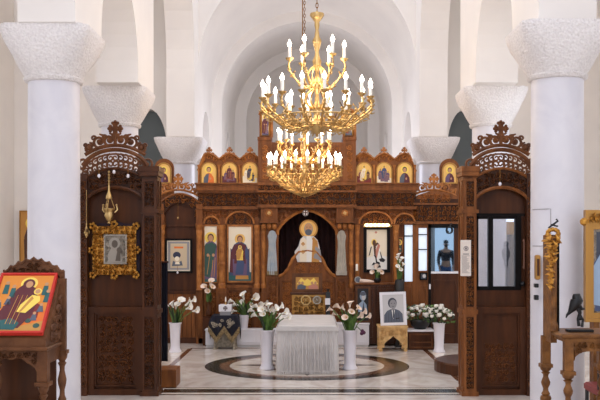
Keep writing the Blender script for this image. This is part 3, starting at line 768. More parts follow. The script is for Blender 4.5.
up = [(209, 'left wing tier icon of a haloed figure in dark cloak over orange, first from the left',  p_bust('porange', 'pslate')),
      (229.5, 'small arched icon of a red robed gathering, middle of the left trio', p_scene(3, 'pmar', ['pred', 'pmar', 'pvio'], 4)),
      (250, 'small arched icon of yellow lit figures, just left of the raised block', p_scene(5, 'pcream', ['pyel', 'pnavy', 'pcream', 'pred'], 4)),
      (364, 'small arched icon of a yellow robed figure, just right of the raised block', p_scene(8, 'pred', ['pyel', 'pcream', 'pred', 'pbrown'], 5)),
      (384, 'small arched icon of two violet clad groups, middle of the right trio', p_scene(11, 'pcream', ['pvio', 'pblue', 'pvio'], 5)),
      (404.5, 'small arched icon of a dark robed saint, right end of the tier', p_bust('pmar', 'pslate', hair='pblack'))]
up[0] = (209, 'small arched icon of a saint in dark and orange, left end of tier', up[0][2])
for c, lb, p in up:
    icon('icon', lb, xx(c - 8.3), xx(c + 8.3), zz(184), zz(162), D2 - .035, p, arched=True, fw=.022, group='small arched icons of the upper tier', th=.014)
for c, lb, pr in ((265.5, 'tall arched icon standing on the left end of the raised block', p_stand('pvio', 'pmar', w=.8, ground='pslate')),
                  (348.5, 'tall arched icon standing on the right end of the raised block', p_stand('pslate', 'pred', w=.8, ground='pslate'))):
    t = thing('icon', lb, 'icon', (xx(c), D2, zz(138)), 'tall icons on top of the raised block')
    y = D2 - .06
    mb = MB('wood'); mb.prism(arch_pts(xx(c - 6), xx(c + 6), zz(138), zz(109.5)), y, y + .09); mb.ribbon([(a, b) for a, b in arch_pts(xx(c - 6), xx(c + 6), zz(138), zz(109.5))[1:]], y, .03, .03, 'wood_hi'); mb.build('frame', t)
    mb = MB('pcream'); q = arch_pts(xx(c - 3.9), xx(c + 3.9), zz(136), zz(113)); mb.poly(q, y - .012); mb.tube([(a, y - .012, b) for a, b in q], .014, 4, 'gilt_flat', closed=True)
    pr(mb, xx(c - 3.9), xx(c + 3.9), zz(136), zz(113), y - .0125); mb.build('painting', t)
# icons peeking out beside the posts
for s, c, lb in ((-1, 161.5, 'partly hidden arched icon at the left end, behind the carved post cornice'), (1, 452, 'partly hidden arched icon at the right end, behind the carved post cornice')):
    t = icon('icon', lb, xx(c - 8), xx(c + 8), zz(183), zz(161), D2 + .25, p_bust('pmar', 'pvio'), arched=True, fw=.03, group='partly hidden icons on the wings')
    mb = MB('wood'); mb.prism(arch_pts(xx(c - 10), xx(c + 10), zz(199), zz(157)), D2 + .285, D2 + .36); mb.build('backboard', t)

# large icons of the main row
def p_enthroned(mb, x0, x1, z0, z1, y):
    W = x1 - x0; H = z1 - z0; c = (x0 + x1) / 2; e = .0012
    mb.poly([(x0, z0), (x1, z0), (x1, z0 + .16 * H), (x0, z0 + .16 * H)], y - .5 * e, 'pteal')
    mb.poly([(c - .42 * W, z0 + .1 * H), (c + .42 * W, z0 + .1 * H), (c + .42 * W, z0 + .6 * H), (c + .30 * W, z0 + .56 * H), (c - .30 * W, z0 + .56 * H), (c - .42 * W, z0 + .6 * H)], y - e, 'pbrown')
    mb.poly([(c - .2 * W, z0 + .03 * H), (c + .38 * W, z0 + .03 * H), (c + .36 * W, z0 + .11 * H), (c - .18 * W, z0 + .11 * H)], y - 2 * e, 'pochre')
    figure(mb, c, z0 + .10 * H, .78 * H, y - 2 * e, 'pblue', 'pmar', halo='pgold', w=1.0, seated=True, hair='pmar')
    mb.poly([(c - .3 * W, z0 + .10 * H), (c + .3 * W, z0 + .10 * H), (c + .32 * W, z0 + .4 * H), (c - .32 * W, z0 + .4 * H)], y - 6.5 * e, 'pvio')
    mb.poly([(c - .26 * W, z0 + .32 * H), (c + .26 * W, z0 + .32 * H), (c + .2 * W, z0 + .66 * H), (c - .2 * W, z0 + .66 * H)], y - 7 * e, 'pmar')
    mb.poly([(c - .2 * W, z0 + .12 * H), (c + .14 * W, z0 + .12 * H), (c + .2 * W, z0 + .36 * H), (c - .12 * W, z0 + .40 * H)], y - 8 * e, 'pblue')
    figure(mb, c, z0 + .38 * H, .28 * H, y - 8 * e, 'pyel', 'pochre', halo='pyel', w=1.1)
icon('icon', 'large icon of a seated maroon figure with golden child, left of the gate', xx(227), xx(253), zz(282.5), zz(225), D2 - .01, p_enthroned, frame='wood_hi', fw=.03, bg='pcream', group='large icons of the main row', th=.05)
icon('icon', 'narrow icon of a standing saint in green and purple, left end of main row', xx(203.5), xx(218), zz(283), zz(225), D2 - .01, p_stand('pvio', 'pgreen', ground='pteal', w=.8, hair='pbrown'), frame='wood_hi', fw=.02, bg='pcream', group='large icons of the main row', th=.05)
# right: black framed panel on white with a dark winged form, a picture light above
def p_white_panel(mb, x0, x1, z0, z1, y):
    W = x1 - x0; H = z1 - z0; e = .0012; P = lambda q: [(x0 + a * W, z0 + b * H) for a, b in q]
    mb.poly(P([(0, 0), (1, 0), (1, .32), (.62, .36), (0, .3)]), y - .5 * e, 'pwhite')
    mb.disc(x0 + .46 * W, z0 + .93 * H, .06 * W, .03 * H, y - e, 'prose', 8)
    mb.disc(x0 + .36 * W, z0 + .68 * H, .13 * W, .085 * H, y - e, 'pyel'); mb.disc(x0 + .37 * W, z0 + .67 * H, .09 * W, .07 * H, y - 2 * e, 'pbrown')
    mb.poly(P([(.3, .15), (.66, .15), (.68, .5), (.5, .66), (.34, .62)]), y - 2 * e, 'pwhite')
    mb.poly(P([(.40, .3), (.5, .28), (.66, .6), (.58, .66), (.46, .5)]), y - 3 * e, 'prose')
    mb.poly(P([(.33, .62), (.52, .68), (.6, .65), (.46, .58), (.44, .34), (.37, .36)]), y - 3.5 * e, 'pbrown')
    mb.poly(P([(.10, .34), (.16, .36), (.26, .58), (.2, .56)]), y - 3 * e, 'pblack')
    mb.poly(P([(.34, .36), (.42, .3), (.46, .14), (.66, .12), (.64, .18), (.52, .20), (.47, .34)]), y - 4 * e, 'pblack')
    mb.poly(P([(.64, .46), (.70, .42), (.76, .3), (.92, .24), (.84, .18), (.66, .2), (.6, .26), (.72, .28)]), y - 4 * e, 'pblack')
    mb.poly(P([(.24, .10), (.42, .12), (.5, .04), (.7, .05), (.68, .10), (.5, .14), (.34, .18)]), y - 5 * e, 'pblack')
tt = icon('icon', 'large black framed icon on white ground, lit from above, right of the gate', xx(363.5), xx(390), zz(272.5), zz(226.5), D2 - .01, p_white_panel, frame='black_frame', fw=.055, bg='pcream', group='large icons of the main row', th=.05)
t = thing('picture_light', 'brass picture light glowing above the black framed icon', 'lamp', (xx(376.5), D2 - .08, zz(228)))
mb = MB('gold'); mb.tube([(xx(363), D2 - .10, zz(226.6)), (xx(391), D2 - .10, zz(226.6))], .02, 8); mb.build('bar', t)
mb = MB('lamp_glow')
for i in range(6): mb.sphere((xx(366.5 + i * 4.0), D2 - .12, zz(225.2)), (.045, .03, .028), 8)
mb.build('bulbs', t)
# icon of the left wing board
def p_small_icon(mb, x0, x1, z0, z1, y):
    W = x1 - x0; H = z1 - z0; e = .0012; P = lambda q: [(x0 + a * W, z0 + b * H) for a, b in q]
    mb.poly(P([(.04, .04), (.96, .04), (.96, .96), (.04, .96)]), y - .5 * e, 'pgrey')
    mb.poly(P([(.14, .1), (.86, .1), (.86, .9), (.14, .9)]), y - e, 'psand')
    mb.poly(P([(.3, .74), (.7, .74), (.7, .80), (.3, .80)]), y - 2 * e, 'porange')
    mb.disc(x0 + .42 * W, z0 + .52 * H, .17 * W, .11 * H, y - 2 * e, 'pnavy'); mb.disc(x0 + .43 * W, z0 + .40 * H, .10 * W, .08 * H, y - 2.5 * e, 'pcream')
    mb.poly(P([(.2, .16), (.68, .18), (.62, .34), (.46, .26), (.26, .34)]), y - 3 * e, 'pslate'); mb.poly(P([(.34, .22), (.56, .22), (.52, .30), (.36, .30)]), y - 4 * e, 'pcream')
icon('icon', 'small black framed pale icon hanging on the wooden board of the left wing', xx(165), xx(192), zz(273), zz(238.5), D2 + .02, p_small_icon, frame='black_frame', fw=.035, bg='pcream', th=.035)
icon('icon', 'little dark framed icon on the pillar left of the tall white glass strip', xx(395.5), xx(402.8), zz(252.5), zz(237), D2 - .02, p_bust('pgreen', 'pbrown'), frame='wood_hi', fw=.012, bg='pbrown', th=.05)
# aisle icon seen past the left column
dA = 18.5
icon('icon', 'tall gold ground icon of a dark robed saint, far behind the nearest left column', X(19, dA), X(39, dA), Z(268, dA), Z(210.5, dA), dA + .03, lambda mb, x0, x1, z0, z1, y: figure(mb, x0 + .62 * (x1 - x0), z0 + .02, (z1 - z0) * .9, y, 'pnavy', 'pbrown', w=.7), bg='pochre', fw=.025, th=.05)
# cut-out saint standing above the gate
t = thing('icon', 'cut out icon of a haloed bishop in white vestments above the gate', 'icon', (xx(308), D2 - .03, zz(262)))
y = D2 - .03; c = xx(308.5); u = .017778
P = lambda q: [(c + a * u, zz(b)) for a, b in q]
mb = MB('pcream'); mb.prism(P([(-11, 262), (13, 262), (11, 247), (9, 240), (5, 236), (-5, 236), (-8, 239), (-10, 246), (-14, 252)]), y, y + .03, 'plgrey')
mb.prism([(c + 9.2 * u * cos(i * pi / 14), zz(229) + 9.4 * u * sin(i * pi / 14)) for i in range(28)], y + .002, y + .025, 'pochre')
mb.disc(c, zz(229), 7.6 * u, 7.8 * u, y - .001, 'pgold', 22)
mb.disc(c, zz(229), 4.4 * u, 6 * u, y - .002, 'pgrey'); mb.disc(c, zz(228), 3.6 * u, 4.6 * u, y - .003, 'pskin'); mb.disc(c, zz(232.3), 3.4 * u, 3.2 * u, y - .004, 'pslate')
for s in (-1, 1): mb.disc(c + s * 1.5 * u, zz(227.2), .6 * u, .4 * u, y - .005, 'pbrown', 6)
mb.poly(P([(-9, 262), (-2, 262), (-2, 240), (-5, 237), (-8, 240)]), y - .002, 'pcream'); mb.poly(P([(2, 262), (11, 262), (9, 241), (5, 237), (3, 239)]), y - .002, 'pochre')
mb.poly(P([(-2, 262), (3, 262), (4, 240), (2, 236), (-2, 236)]), y - .003, 'pwhite'); mb.poly(P([(5, 258), (13, 261), (12, 250), (7, 246)]), y - .003, 'pgrey')
for i in range(4): cross(mb, c + (-5.5 + (i % 2) * 12) * u, zz(246 + (i // 2) * 8), .06, y - .004, .004, 'pochre')
mb.build('panel', t)
t = tag(MB('white_paint').lathe([(.055, -.012), (.055, .012)], (0, 0, 0), 18).build('medallion', None, False), 'tiny round white medallion at the top of the gate arch', 'medallion')
t.location = (xx(305.5), D2 - .10, zz(213)); t.rotation_euler = (pi / 2, 0, 0)
mb = MB('wood_dark'); mb.box(-.008, .008, -.045, .045, .012, .016); mb.box(-.04, .04, -.008, .008, .012, .0165); mb.tube([(.046 * cos(i * pi / 8), .046 * sin(i * pi / 8), .013) for i in range(16)], .005, 4, closed=True); mb.build('cross_mark', t, loc=(0, 0, 0))

# pale cloths hanging on the gate pillars
for s, c, cm, lb in ((-1, 272.5, 'cloth_blue', 'pale blue grey cloth with gold hem hanging on the left gate pillar'), (1, 341.3, 'cloth_beige', 'pale beige cloth hanging on the right gate pillar')):
    t = thing('hanging_cloth', lb, 'cloth', (xx(c), D2 - .1, zz(274)), 'cloths on the gate pillars')
    n = 14; v = []; f = []
    for k, (py, hw) in enumerate(((232, 3.0), (236, 4.6), (241, 3.7), (246, 3.6), (258, 4.4), (268, 5.0), (274.5, 5.0))):
        for i in range(n + 1):
            q = -1 + 2 * i / n; x = xx(c + q * hw)
            v.append((x, D2 - .11 - .03 * (1 - q * q) - .012 * sin(i * 2.2), zz(py - (1.5 * (1 - q * q) if k == 0 else 0))))
    for k in range(6):
        for i in range(n): a = k * (n + 1) + i; f.append((a, a + 1, a + n + 2, a + n + 1))
    mb = MB(cm); mb.add(v, f); mb.build('cloth', t, True)
    mb = MB('fringe' if s < 0 else 'cloth_beige')
    for i in range(16): x = xx(c - 4.8 + 9.6 * i / 15); mb.tube([(x, D2 - .13, zz(271)), (x, D2 - .13, zz(275))], .009, 4)
    mb.build('hem', t)

# gilt framed icon on the left screen
y = D1 + .06; cx, cz = X(114.5, y), Z(249, y)
t = thing('icon', 'silver icon in an ornate gilt frame on dark velvet, hanging in the left carved screen', 'icon', (cx, y + .05, Z(275, y)))
Pq = lambda px, py: (X(px, y), Z(py, y))
mb = MB('violet'); n = 40
sil = []
for i in range(n):
    a = 2 * pi * i / n; rx = .285 * (1 + .04 * cos(8 * a)); rz = .315 * (1 + .04 * cos(8 * a)); k = 1 / (abs(cos(a)) ** 6 + abs(sin(a)) ** 6) ** (1 / 6)
    sil.append((cx + rx * k * .98 * cos(a) + .02, cz + rz * k * .98 * sin(a)))
mb.prism(sil, y + .03, y + .05); mb.build('velvet_backing', t)
mb = MB('gilt'); a, b, c_, d_ = X(104, y), X(127, y), Z(264, y), Z(234.5, y)
for (p, q, r, s_) in ((X(92.5, y), X(136, y), Z(275, y), c_), (X(92.5, y), X(136, y), d_, Z(226, y)), (X(92.5, y), a, c_, d_), (b, X(136, y), c_, d_)):
    mb.box(p, q, y, y + .03, r, s_, 'gilt', bev=.008); relief(mb, p, q, r, s_, y, .06, .035, 'gold')
for px, py in ((92.5, 226), (136, 226), (92.5, 275), (136, 275), (114, 224), (114, 276), (91.5, 250), (137, 250)):
    for k in range(5): mb.sphere((X(px, y) + .03 * cos(k * 1.26), y, Z(py, y) + .03 * sin(k * 1.26)), (.020, .018, .020), 7, 'gilt', 5)
mb.build('frame', t)
mb = MB('silver'); mb.box(a, b, y + .0, y + .02, c_, d_); moulding(mb, a, b, c_, d_, y, .018, .012, 'silver_hi')
h = d_ - c_; xc = (a + b) / 2
mb.disc(xc - .01, c_ + .70 * h, .065, .07, y - .004, 'silver_hi'); mb.disc(xc - .008, c_ + .68 * h, .036, .045, y - .008, 'silver_dk')
mb.poly([(xc - .09, c_ + .02), (xc + .08, c_ + .02), (xc + .07, c_ + .3 * h), (xc + .035, c_ + .55 * h), (xc - .05, c_ + .55 * h), (xc - .085, c_ + .35 * h)], y - .006, 'silver_hi')
mb.disc(xc + .045, c_ + .47 * h, .03, .034, y - .010, 'silver_dk'); mb.poly([(xc, c_ + .1 * h), (xc + .06, c_ + .1 * h), (xc + .06, c_ + .38 * h), (xc + .02, c_ + .4 * h)], y - .011, 'silver_dk')
for k in range(8): mb.ribbon(spiral(a + .03 + (b - a - .06) * (k % 2), c_ + .05 + .07 * (k // 2), .022, k, 1.2, 1, 8), y, .006, .012, 'silver_hi')
mb.build('picture', t)

# ================================================================= HANGING LAMPS
def vigil_lamp(name, label, x, y, zb, ztop, sc_=1.0, m='gold', group=None):
    t = thing(name, label, 'lamp', (x, y, zb), group); s = sc_
    mb = MB(m); mb.lathe([(.004, 0), (.018 * s, .008 * s), (.010 * s, .025 * s), (.034 * s, .05 * s), (.052 * s, .09 * s), (.040 * s, .12 * s), (.044 * s, .135 * s), (.062 * s, .15 * s), (.062 * s, .16 * s), (.045 * s, .165 * s)], (x, y, zb), 14)
    for k in range(3):
        a = 2 * pi * k / 3 + .5; ex, ey = x + .06 * s * cos(a), y + .06 * s * sin(a)
        mb.tube([(ex, ey, zb + .12 * s), (ex + .03 * s * cos(a), ey + .03 * s * sin(a), zb + .15 * s), (ex + .02 * s * cos(a), ey + .02 * s * sin(a), zb + .2 * s)], .008 * s, 5)
        mb.sphere((ex + .02 * s * cos(a), ey + .02 * s * sin(a), zb + .2 * s), .012 * s, 6)
        mb.tube([(ex, ey, zb + .16 * s), (x + .012 * cos(a), y + .012 * sin(a), zb + .30 * s)], .004 * s, 4)
    mb.lathe([(.03 * s, .26 * s), (.036 * s, .27 * s), (.03 * s, .30 * s), (.012 * s, .34 * s), (.008, .43 * s)], (x, y, zb), 12); mb.build('lamp_bowl', t, True)
    mb = MB(m); z = zb + .42 * s; i = 0
    while z < ztop:
        if sc_ > .8 : mb.sphere((x, y, z), (.015, .015, .018), 6, None, 5); z += .034
        else: mb.tube([(x, y, z), (x, y, ztop)], .004, 4); break
    mb.tube([(x, y, zb + .42 * s), (x, y, ztop)], .004, 4); mb.build('chain', t); return t
yl = D1 - .08
vigil_lamp('vigil_lamp', 'polished brass vigil lamp on a beaded chain in front of the gilt framed icon', X(109, yl), yl, Z(224, yl), Z(172, yl), 1.1)
vigil_lamp('vigil_lamp', 'tiny brass lamp at the left edge of the gilt framed icon, beside the near column', X(86.5, yl), yl, Z(238, yl), Z(190, yl), .4)
def egg(label, x, y, z, ztop, group, m='white'):
    t = thing('egg_pendant', label, 'pendant', (x, y, z - .03), group)
    MB(m).sphere((x, y, z), (.018, .018, .024), 8).build('egg', t, True); MB('gold_dk').tube([(x, y, z + .02), (x, y, ztop)], .003, 4).build('cord', t)
for px, py, lb in ((99, 176, 'small pale egg pendant left of the beaded chain, under the left arch'), (114, 172, 'small pale egg pendant just right of the beaded chain, under the left arch'), (128, 176, 'small pale egg pendant nearest the left screen post, under the left arch')):
    egg(lb, X(px, yl), yl, Z(py, yl), 2.62, 'egg pendants under the left arch')
egg('small pale egg pendant hanging under the arch of the right carved screen', X(500, yl), yl, Z(184, yl), 2.62, None)
yw = D2 - .06
egg('little pale pendant under the arch of the left wing, above the small icon', X(178, yw), yw, Z(218, yw), zz(202), None, 'gold')
egg('tiny bead hanging at the lower edge of the small icon on the left wing', X(177.5, yw), yw, Z(272.5, yw), zz(266), None)
# ================================================================= FURNITURE AND FLOWERS
# table under its pleated cloth
t = thing('table', 'low wooden table hidden under the pale pleated cloth', 'table', (0, 13.15, 0))
mb = MB('wood'); mb.box(-.37, .38, 12.24, 14.12, .58, .63); mb.build('tabletop', t)
for sx in (-.33, .34):
    for sy in (12.3, 14.05): MB('wood').box(sx - .03, sx + .03, sy - .03, sy + .03, 0, .58).build('leg', t)
ct = thing('tablecloth', 'pale linen cloth with pleated skirt covering the long central table', 'tablecloth', (0, 13.15, 0))
x0, x1, ya, yb, zt = -.385, .395, 12.2, 14.17, .645
def round_rect(n_side, amp, z, grow):
    pts = []
    per = [(x0 - grow, ya - grow), (x1 + grow, ya - grow), (x1 + grow, yb + grow), (x0 - grow, yb + grow)]
    k = 0
    for e in range(4):
        (ax, ay), (bx_, by) = per[e], per[(e + 1) % 4]; L = math.hypot(bx_ - ax, by - ay); n = (80, 190, 80, 190)[e]; nx, ny = (by - ay) / L, -(bx_ - ax) / L
        for i in range(n):
            q = i / n; w = amp * sin(2 * pi * (15, 34, 15, 34)[e] * q) * min(1, 6 * q, 6 * (1 - q) + .01)
            pts.append((ax + (bx_ - ax) * q + nx * w, ay + (by - ay) * q + ny * w, z)); k += 1
    return pts
mb = MB('white_cloth'); rows = [round_rect(0, .0, zt - .005, 0), round_rect(0, .012, zt - .09, .012), round_rect(0, .024, .35, .02), round_rect(0, .030, .03, .024)]
n = len(rows[0]); v = sum(rows, []); f = []
for k in range(3):
    for i in range(n): f.append((k * n + i, k * n + (i + 1) % n, k * n + n + (i + 1) % n, k * n + n + i))
mb.add(v, f); mb.build('skirt', ct, True)
mb = MB('white_cloth'); mb.box(x0 - .012, x1 + .012, ya - .012, yb + .012, zt - .012, zt + .006, bev=.005)
mb.box(x0 - .032, x1 + .032, ya - .052, ya - .044, zt - .06, zt - .002); mb.box(x0 - .030, x0 - .022, ya - .03, yb, zt - .085, zt - .002); mb.box(x1 + .022, x1 + .030, ya - .03, yb, zt - .085, zt - .002)
mb.build('top_cover', ct)
mb = MB('white_cloth')
for i in range(54): x = x0 - .02 + (x1 - x0 + .04) * i / 53; mb.tube([(x, ya - .03, .055), (x + rng.uniform(-.004, .004), ya - .035, .004)], .006, 4)
mb.build('fringe', ct)

# vases
def make_vase(loc, label, h=.55, r=.105, group='white floor vases'):
    t = thing('vase', label, 'vase', loc, group)
    MB('white').lathe([(r * 1.0, 0), (r * 1.0, .02), (r * .80, .05), (r * .74, .10), (r * .80, h * .5), (r * .92, h - .03), (r * 1.06, h - .012), (r * 1.06, h), (r * .9, h), (r * .82, h - .06), (.02, h - .10)], loc, 24).build('body', t, True); return t
V1 = (-.565, 12.72, 0); V2 = (.607, 12.72, 0); V3 = (-2.16, 14.75, 0); V4 = (2.16, 14.72, .0)
v1 = make_vase(V1, 'white floor vase of lilies standing left of the cloth covered table')
dup(v1, V2, 'white floor vase of lilies standing right of the cloth covered table')
v3 = make_vase(V3, 'white floor vase standing before the left wing, holding calla lilies', .48, .10); dup(v3, V4, 'white floor vase by the right glazed door, holding white roses')
def flower(mb, p, d, s, m='petal'):
    d = Vector(d).normalized(); u = d.orthogonal().normalized(); w = d.cross(u); n = 8; v = []; f = []
    prof = ((.10, 0), (.16, .3), (.24, .6), (.42, .88), (.62, 1.0))
    for k, (r, t_) in enumerate(prof):
        for i in range(n):
            a = 2 * pi * i / n; rr = r * (1 + (.35 * cos(a) if k > 2 else 0)) * s; q = Vector(p) + d * (t_ * s + (s * .22 * cos(a) if k > 2 else 0)) + u * (rr * cos(a)) + w * (rr * sin(a)); v.append(tuple(q))
    for k in range(4):
        for i in range(n): f.append((k * n + i, k * n + (i + 1) % n, k * n + n + (i + 1) % n, k * n + n + i))
    mb.add(v, f, m); q = Vector(p); mb.tube([tuple(q + d * s * .2), tuple(q + d * s * .85)], s * .06, 5, 'spadix')
def bouquet(label, c, heads, leaves, hz, spread, size, group=None, stems=True, petal='petal', lilt=.5):
    t = thing('lily_bouquet', label, 'flowers', c, group); c = Vector(c)
    mb = MB('leaf')
    for i in range(leaves):
        a = rng.uniform(0, 2 * pi); L = hz * rng.uniform(.6, .95); sp = spread * rng.uniform(.3, .95)
        b = c + Vector((.04 * cos(a), .04 * sin(a), -.03)); e = c + Vector((sp * cos(a), sp * sin(a), L)); mid = (b + e) / 2 + Vector((-.12 * sp * cos(a), -.12 * sp * sin(a), .12 * L))
        side = Vector((-sin(a), cos(a), 0)); wv = .020 + .012 * rng.random(); v = []; f = []
        for k in range(6):
            q = k / 5; pnt = b * (1 - q) ** 2 + mid * 2 * q * (1 - q) + e * q * q; ww = wv * (1 - (2 * q - .8) ** 2 * .55) if k < 5 else .002
            v += [tuple(pnt - side * ww), tuple(pnt + side * ww)]
        for k in range(5): f.append((2 * k, 2 * k + 1, 2 * k + 3, 2 * k + 2))
        mb.add(v, f, 'leaf' if i % 3 else 'leaf_dk')
    pts = []
    for (hx, hy, hz_) in heads:
        top = c + Vector((hx, hy, hz_)); b = c + Vector((hx * .2, hy * .2, -.04)); mb.tube([tuple(b), tuple((b + top) / 2 + Vector((-hx * .1, 0, .02))), tuple(top)], .007, 4, 'leaf'); pts.append(top)
    mb.build('foliage', t)
    for k, top in enumerate(pts):
        h = MB(petal); d = (top - c); d = Vector((d.x * 1.6, d.y * 1.2 - .06, abs(d.z) * lilt)); flower(h, top, d, size * rng.uniform(.85, 1.15), petal); h.build('lily_bloom', t, True)
    return t
def heads(n, spread, h0, h1):
    return [(spread * rng.uniform(.25, 1) * cos(2 * pi * i / n + .3), spread * .8 * rng.uniform(.3, 1) * sin(2 * pi * i / n + .3), rng.uniform(h0, h1)) for i in range(n)]
# photo heads: px offsets turned into metres at each vase
def ph(d, base, pts): return [(X(px, d) - base[0], rng.uniform(-.12, .12), Z(py, d) - base[2]) for px, py in pts]
b1 = (V1[0], V1[1], .55)
bouquet('calla lilies with upright leaves in the vase left of the table', b1, ph(12.72, b1, [(254, 312), (259, 309), (264, 311), (268, 309), (273, 312), (278, 309), (282, 313), (258, 317), (271, 316), (265, 315), (284, 318), (276, 318)]), 34, .30, .17, .075, 'calla lily bouquets', petal='petal')
b2 = (V2[0], V2[1], .55)
bouquet('calla lilies with a purple bloom in the vase right of the table', b2, ph(12.72, b2, [(333, 310), (338, 315), (345, 311), (351, 313), (356, 309), (361, 314), (347, 318), (341, 309), (365, 317), (357, 318), (350, 308)]), 34, .28, .17, .075, 'calla lily bouquets', petal='petal_pink')
b3 = (V3[0], V3[1], .48)
bouquet('calla lilies fanning out of the vase before the left wing', b3, ph(14.75, b3, [(168, 307), (173, 308), (178, 305), (184, 306), (190, 302), (193, 311), (176, 309), (186, 309)]), 16, .30, .16, .10, 'calla lily bouquets')
pb = MB('purple'); 
for q in ((.17, -.08, .02), (.19, -.09, .0), (.16, -.1, -.01)): pb.sphere((V2[0] + q[0], V2[1] + q[1], .52 + q[2]), .028, 7)
pb.tube([(V2[0] + .03, V2[1] - .02, .54), (V2[0] + .1, V2[1] - .06, .60), (V2[0] + .17, V2[1] - .09, .53)], .006, 5, 'leaf')
for o in bpy.data.objects:
    if o.name.startswith('lily_bouquet') and 'purple' in o.get('label', ''): plabel(pb.build('purple_bloom', o), 'purple bloom')
def roses(label, c, n, R, H, size, group=None, name='rose_bouquet', tail=.0):
    t = thing(name, label, 'flowers', c, group); c = Vector(c)
    mb = MB('leaf_dk')
    for i in range(n * 5):
        a = rng.uniform(0, 2 * pi); r = R[0] * sqrt(rng.random()); z = H * rng.uniform(-.15, .85); p = c + Vector((r * cos(a), R[1] / R[0] * r * sin(a), z + .02)); s = .035
        d = Vector((cos(a), sin(a), rng.uniform(-.4, .6))); e = d.orthogonal() * .5
        mb.add([tuple(p - e * s), tuple(p + d * s * 1.1), tuple(p + e * s), tuple(p - d * s * .6)], [(0, 1, 2, 3)], 'leaf' if i % 2 else 'leaf_dk')
    for i in range(6): mb.tube([tuple(c + Vector((0, 0, -.02))), tuple(c + Vector((R[0] * .6 * cos(i), R[1] * .6 * sin(i), H * .5)))], .006, 4)
    mb.build('foliage', t)
    for i in range(n):
        a = i * 2.4; r = sqrt((i + .5) / n); p = c + Vector((R[0] * r * cos(a), R[1] * r * sin(a) - .03, H * (1 - .75 * r * r) + rng.uniform(-.03, .03)))
        h = MB('petal'); s = size * rng.uniform(.8, 1.15)
        h.lathe([(s * .2, -s * .5), (s * .55, -s * .3), (s * .62, s * .1), (s * .5, s * .45), (s * .35, s * .35), (s * .3, s * .1), (s * .12, s * .3), (.002, s * .2)], tuple(p), 8); h.build('bloom', t, True)
    return t
roses('white roses in the vase beside the right glazed door', (V4[0], V4[1], .49), 24, (.24, .2), .26, .058, 'white rose bouquets')

# white marble benches behind the vases
def low_bench(label, a, b, d, py, n, dp=.2):
    t = thing('low_bench', label, 'bench', (X((a + b) / 2, d), d + .22, 0), 'low white benches')
    z = Z(py, d); mb = MB('white_paint'); mb.box(X(a, d), X(b, d), d, d + dp, .04, z - .03); mb.box(X(a, d) + .01, X(b, d) - .01, d + .02, d + dp - .02, 0, .04, 'plgrey'); mb.build('body', t)
    MB('white_paint').box(X(a, d) - .01, X(b, d) + .01, d - .015, d + dp + .01, z - .03, z, bev=.006).build('top', t)
    for i in range(n):
        p, q = X(a + (b - a) * i / n, d) + .02, X(a + (b - a) * (i + 1) / n, d) - .02; mb = MB('white_paint'); moulding(mb, p, q, .08, z - .06, d, .018, .012); mb.build('panel', t)
low_bench('low white panelled bench on the left, behind the draped stand', 205.5, 281, 15.42, 329, 3)
low_bench('low white panelled bench on the right, behind the right table vase', 336, 369, 15.42, 323, 1, .18)
# draped stand with donation box
d = 15.05; cx = X(224.5, d)
t = thing('small_table', 'small table under a dark gold fringed velvet drape, left of the table', 'table', (cx, d + .18, 0)); zt = Z(316, d)
mb = MB('wood_dark'); mb.box(cx - .2, cx + .2, d, d + .36, zt - .03, zt); mb.build('tabletop', t)
for sx in (-1, 1):
    for sy in (.03, .33): MB('brocade').lathe([(.035, 0), (.022, .05), (.022, zt - .1), (.035, zt - .03)], (cx + sx * .16, d + sy, 0), 8).build('leg', t)
MB('brocade').box(cx - .14, cx + .14, d + .12, d + .2, .03, zt - .12).build('inner_panel', t)
dr = thing('velvet_drape', 'dark navy velvet drape with pointed gold fringed hems over the small table', 'cloth', (cx, d + .18, zt))
mb = MB('navy'); n = 24
front = [(cx - .25, Z(318, d)), (cx + .25, Z(318, d))]
hem = []
for i in range(n + 1):
    q = i / n; x = cx - .26 + .52 * q; tri = abs((q * 2) % 1 - .5) * 2
    hem.append((x, Z(329 + 11 * (1 - tri), d)))
v = []; f = []
for i, (x, z) in enumerate(hem):
    xx_ = cx + (x - cx) * .82; v += [(xx_, d - .02, zt + .005), (x, d - .05 - .02 * sin(i * 1.1), (zt + z) / 2), (x, d - .055 - .02 * sin(i * 1.1), z)]
for i in range(n): a = 3 * i; f += [(a, a + 3, a + 4, a + 1), (a + 1, a + 4, a + 5, a + 2)]
mb.add(v, f); mb.box(cx - .215, cx + .215, d - .02, d + .38, zt, zt + .008)
for s in (-1, 1): mb.prism([(d - .02, zt + .006), (d + .38, zt + .006), (d + .38, .3), (d + .18, .12), (d - .02, .3)], 0, .008) if False else mb.add([(cx + s * .215, d - .02, zt + .006), (cx + s * .215, d + .38, zt + .006), (cx + s * .25, d + .38, .3), (cx + s * .26, d + .18, .14), (cx + s * .25, d - .03, .3)], [(0, 1, 2, 3, 4)])
for k in range(18): q = rng.random(); mb.ribbon(spiral(cx - .2 + .4 * rng.random(), zt - .05 - .12 * rng.random(), .03, k, 1.2, 1, 8), d - .06, .008, .004, 'brocade')
mb.build('cloth', dr)
mb = MB('fringe')
for i in range(n * 2):
    q = i / (2 * n); a, b = hem[i // 2], hem[min(n, i // 2 + 1)]; k = (i % 2) / 2; x = a[0] + (b[0] - a[0]) * k; z = a[1] + (b[1] - a[1]) * k; mb.tube([(x, d - .075, z + .055), (x, d - .08, z - .045)], .0085, 4)
mb.build('fringe', dr)
t = thing('box', 'small white box with a dark cross on a grey foot, on the velvet draped table', 'box', (cx, d + .15, zt + .008))
mb = MB('white_paint'); mb.box(X(218.5, d), X(231, d), d + .05, d + .25, Z(312, d), Z(305, d), bev=.006); mb.build('body', t)
MB('pgrey').box(X(219.5, d), X(230, d), d + .06, d + .24, zt + .008, Z(312, d)).build('foot', t)
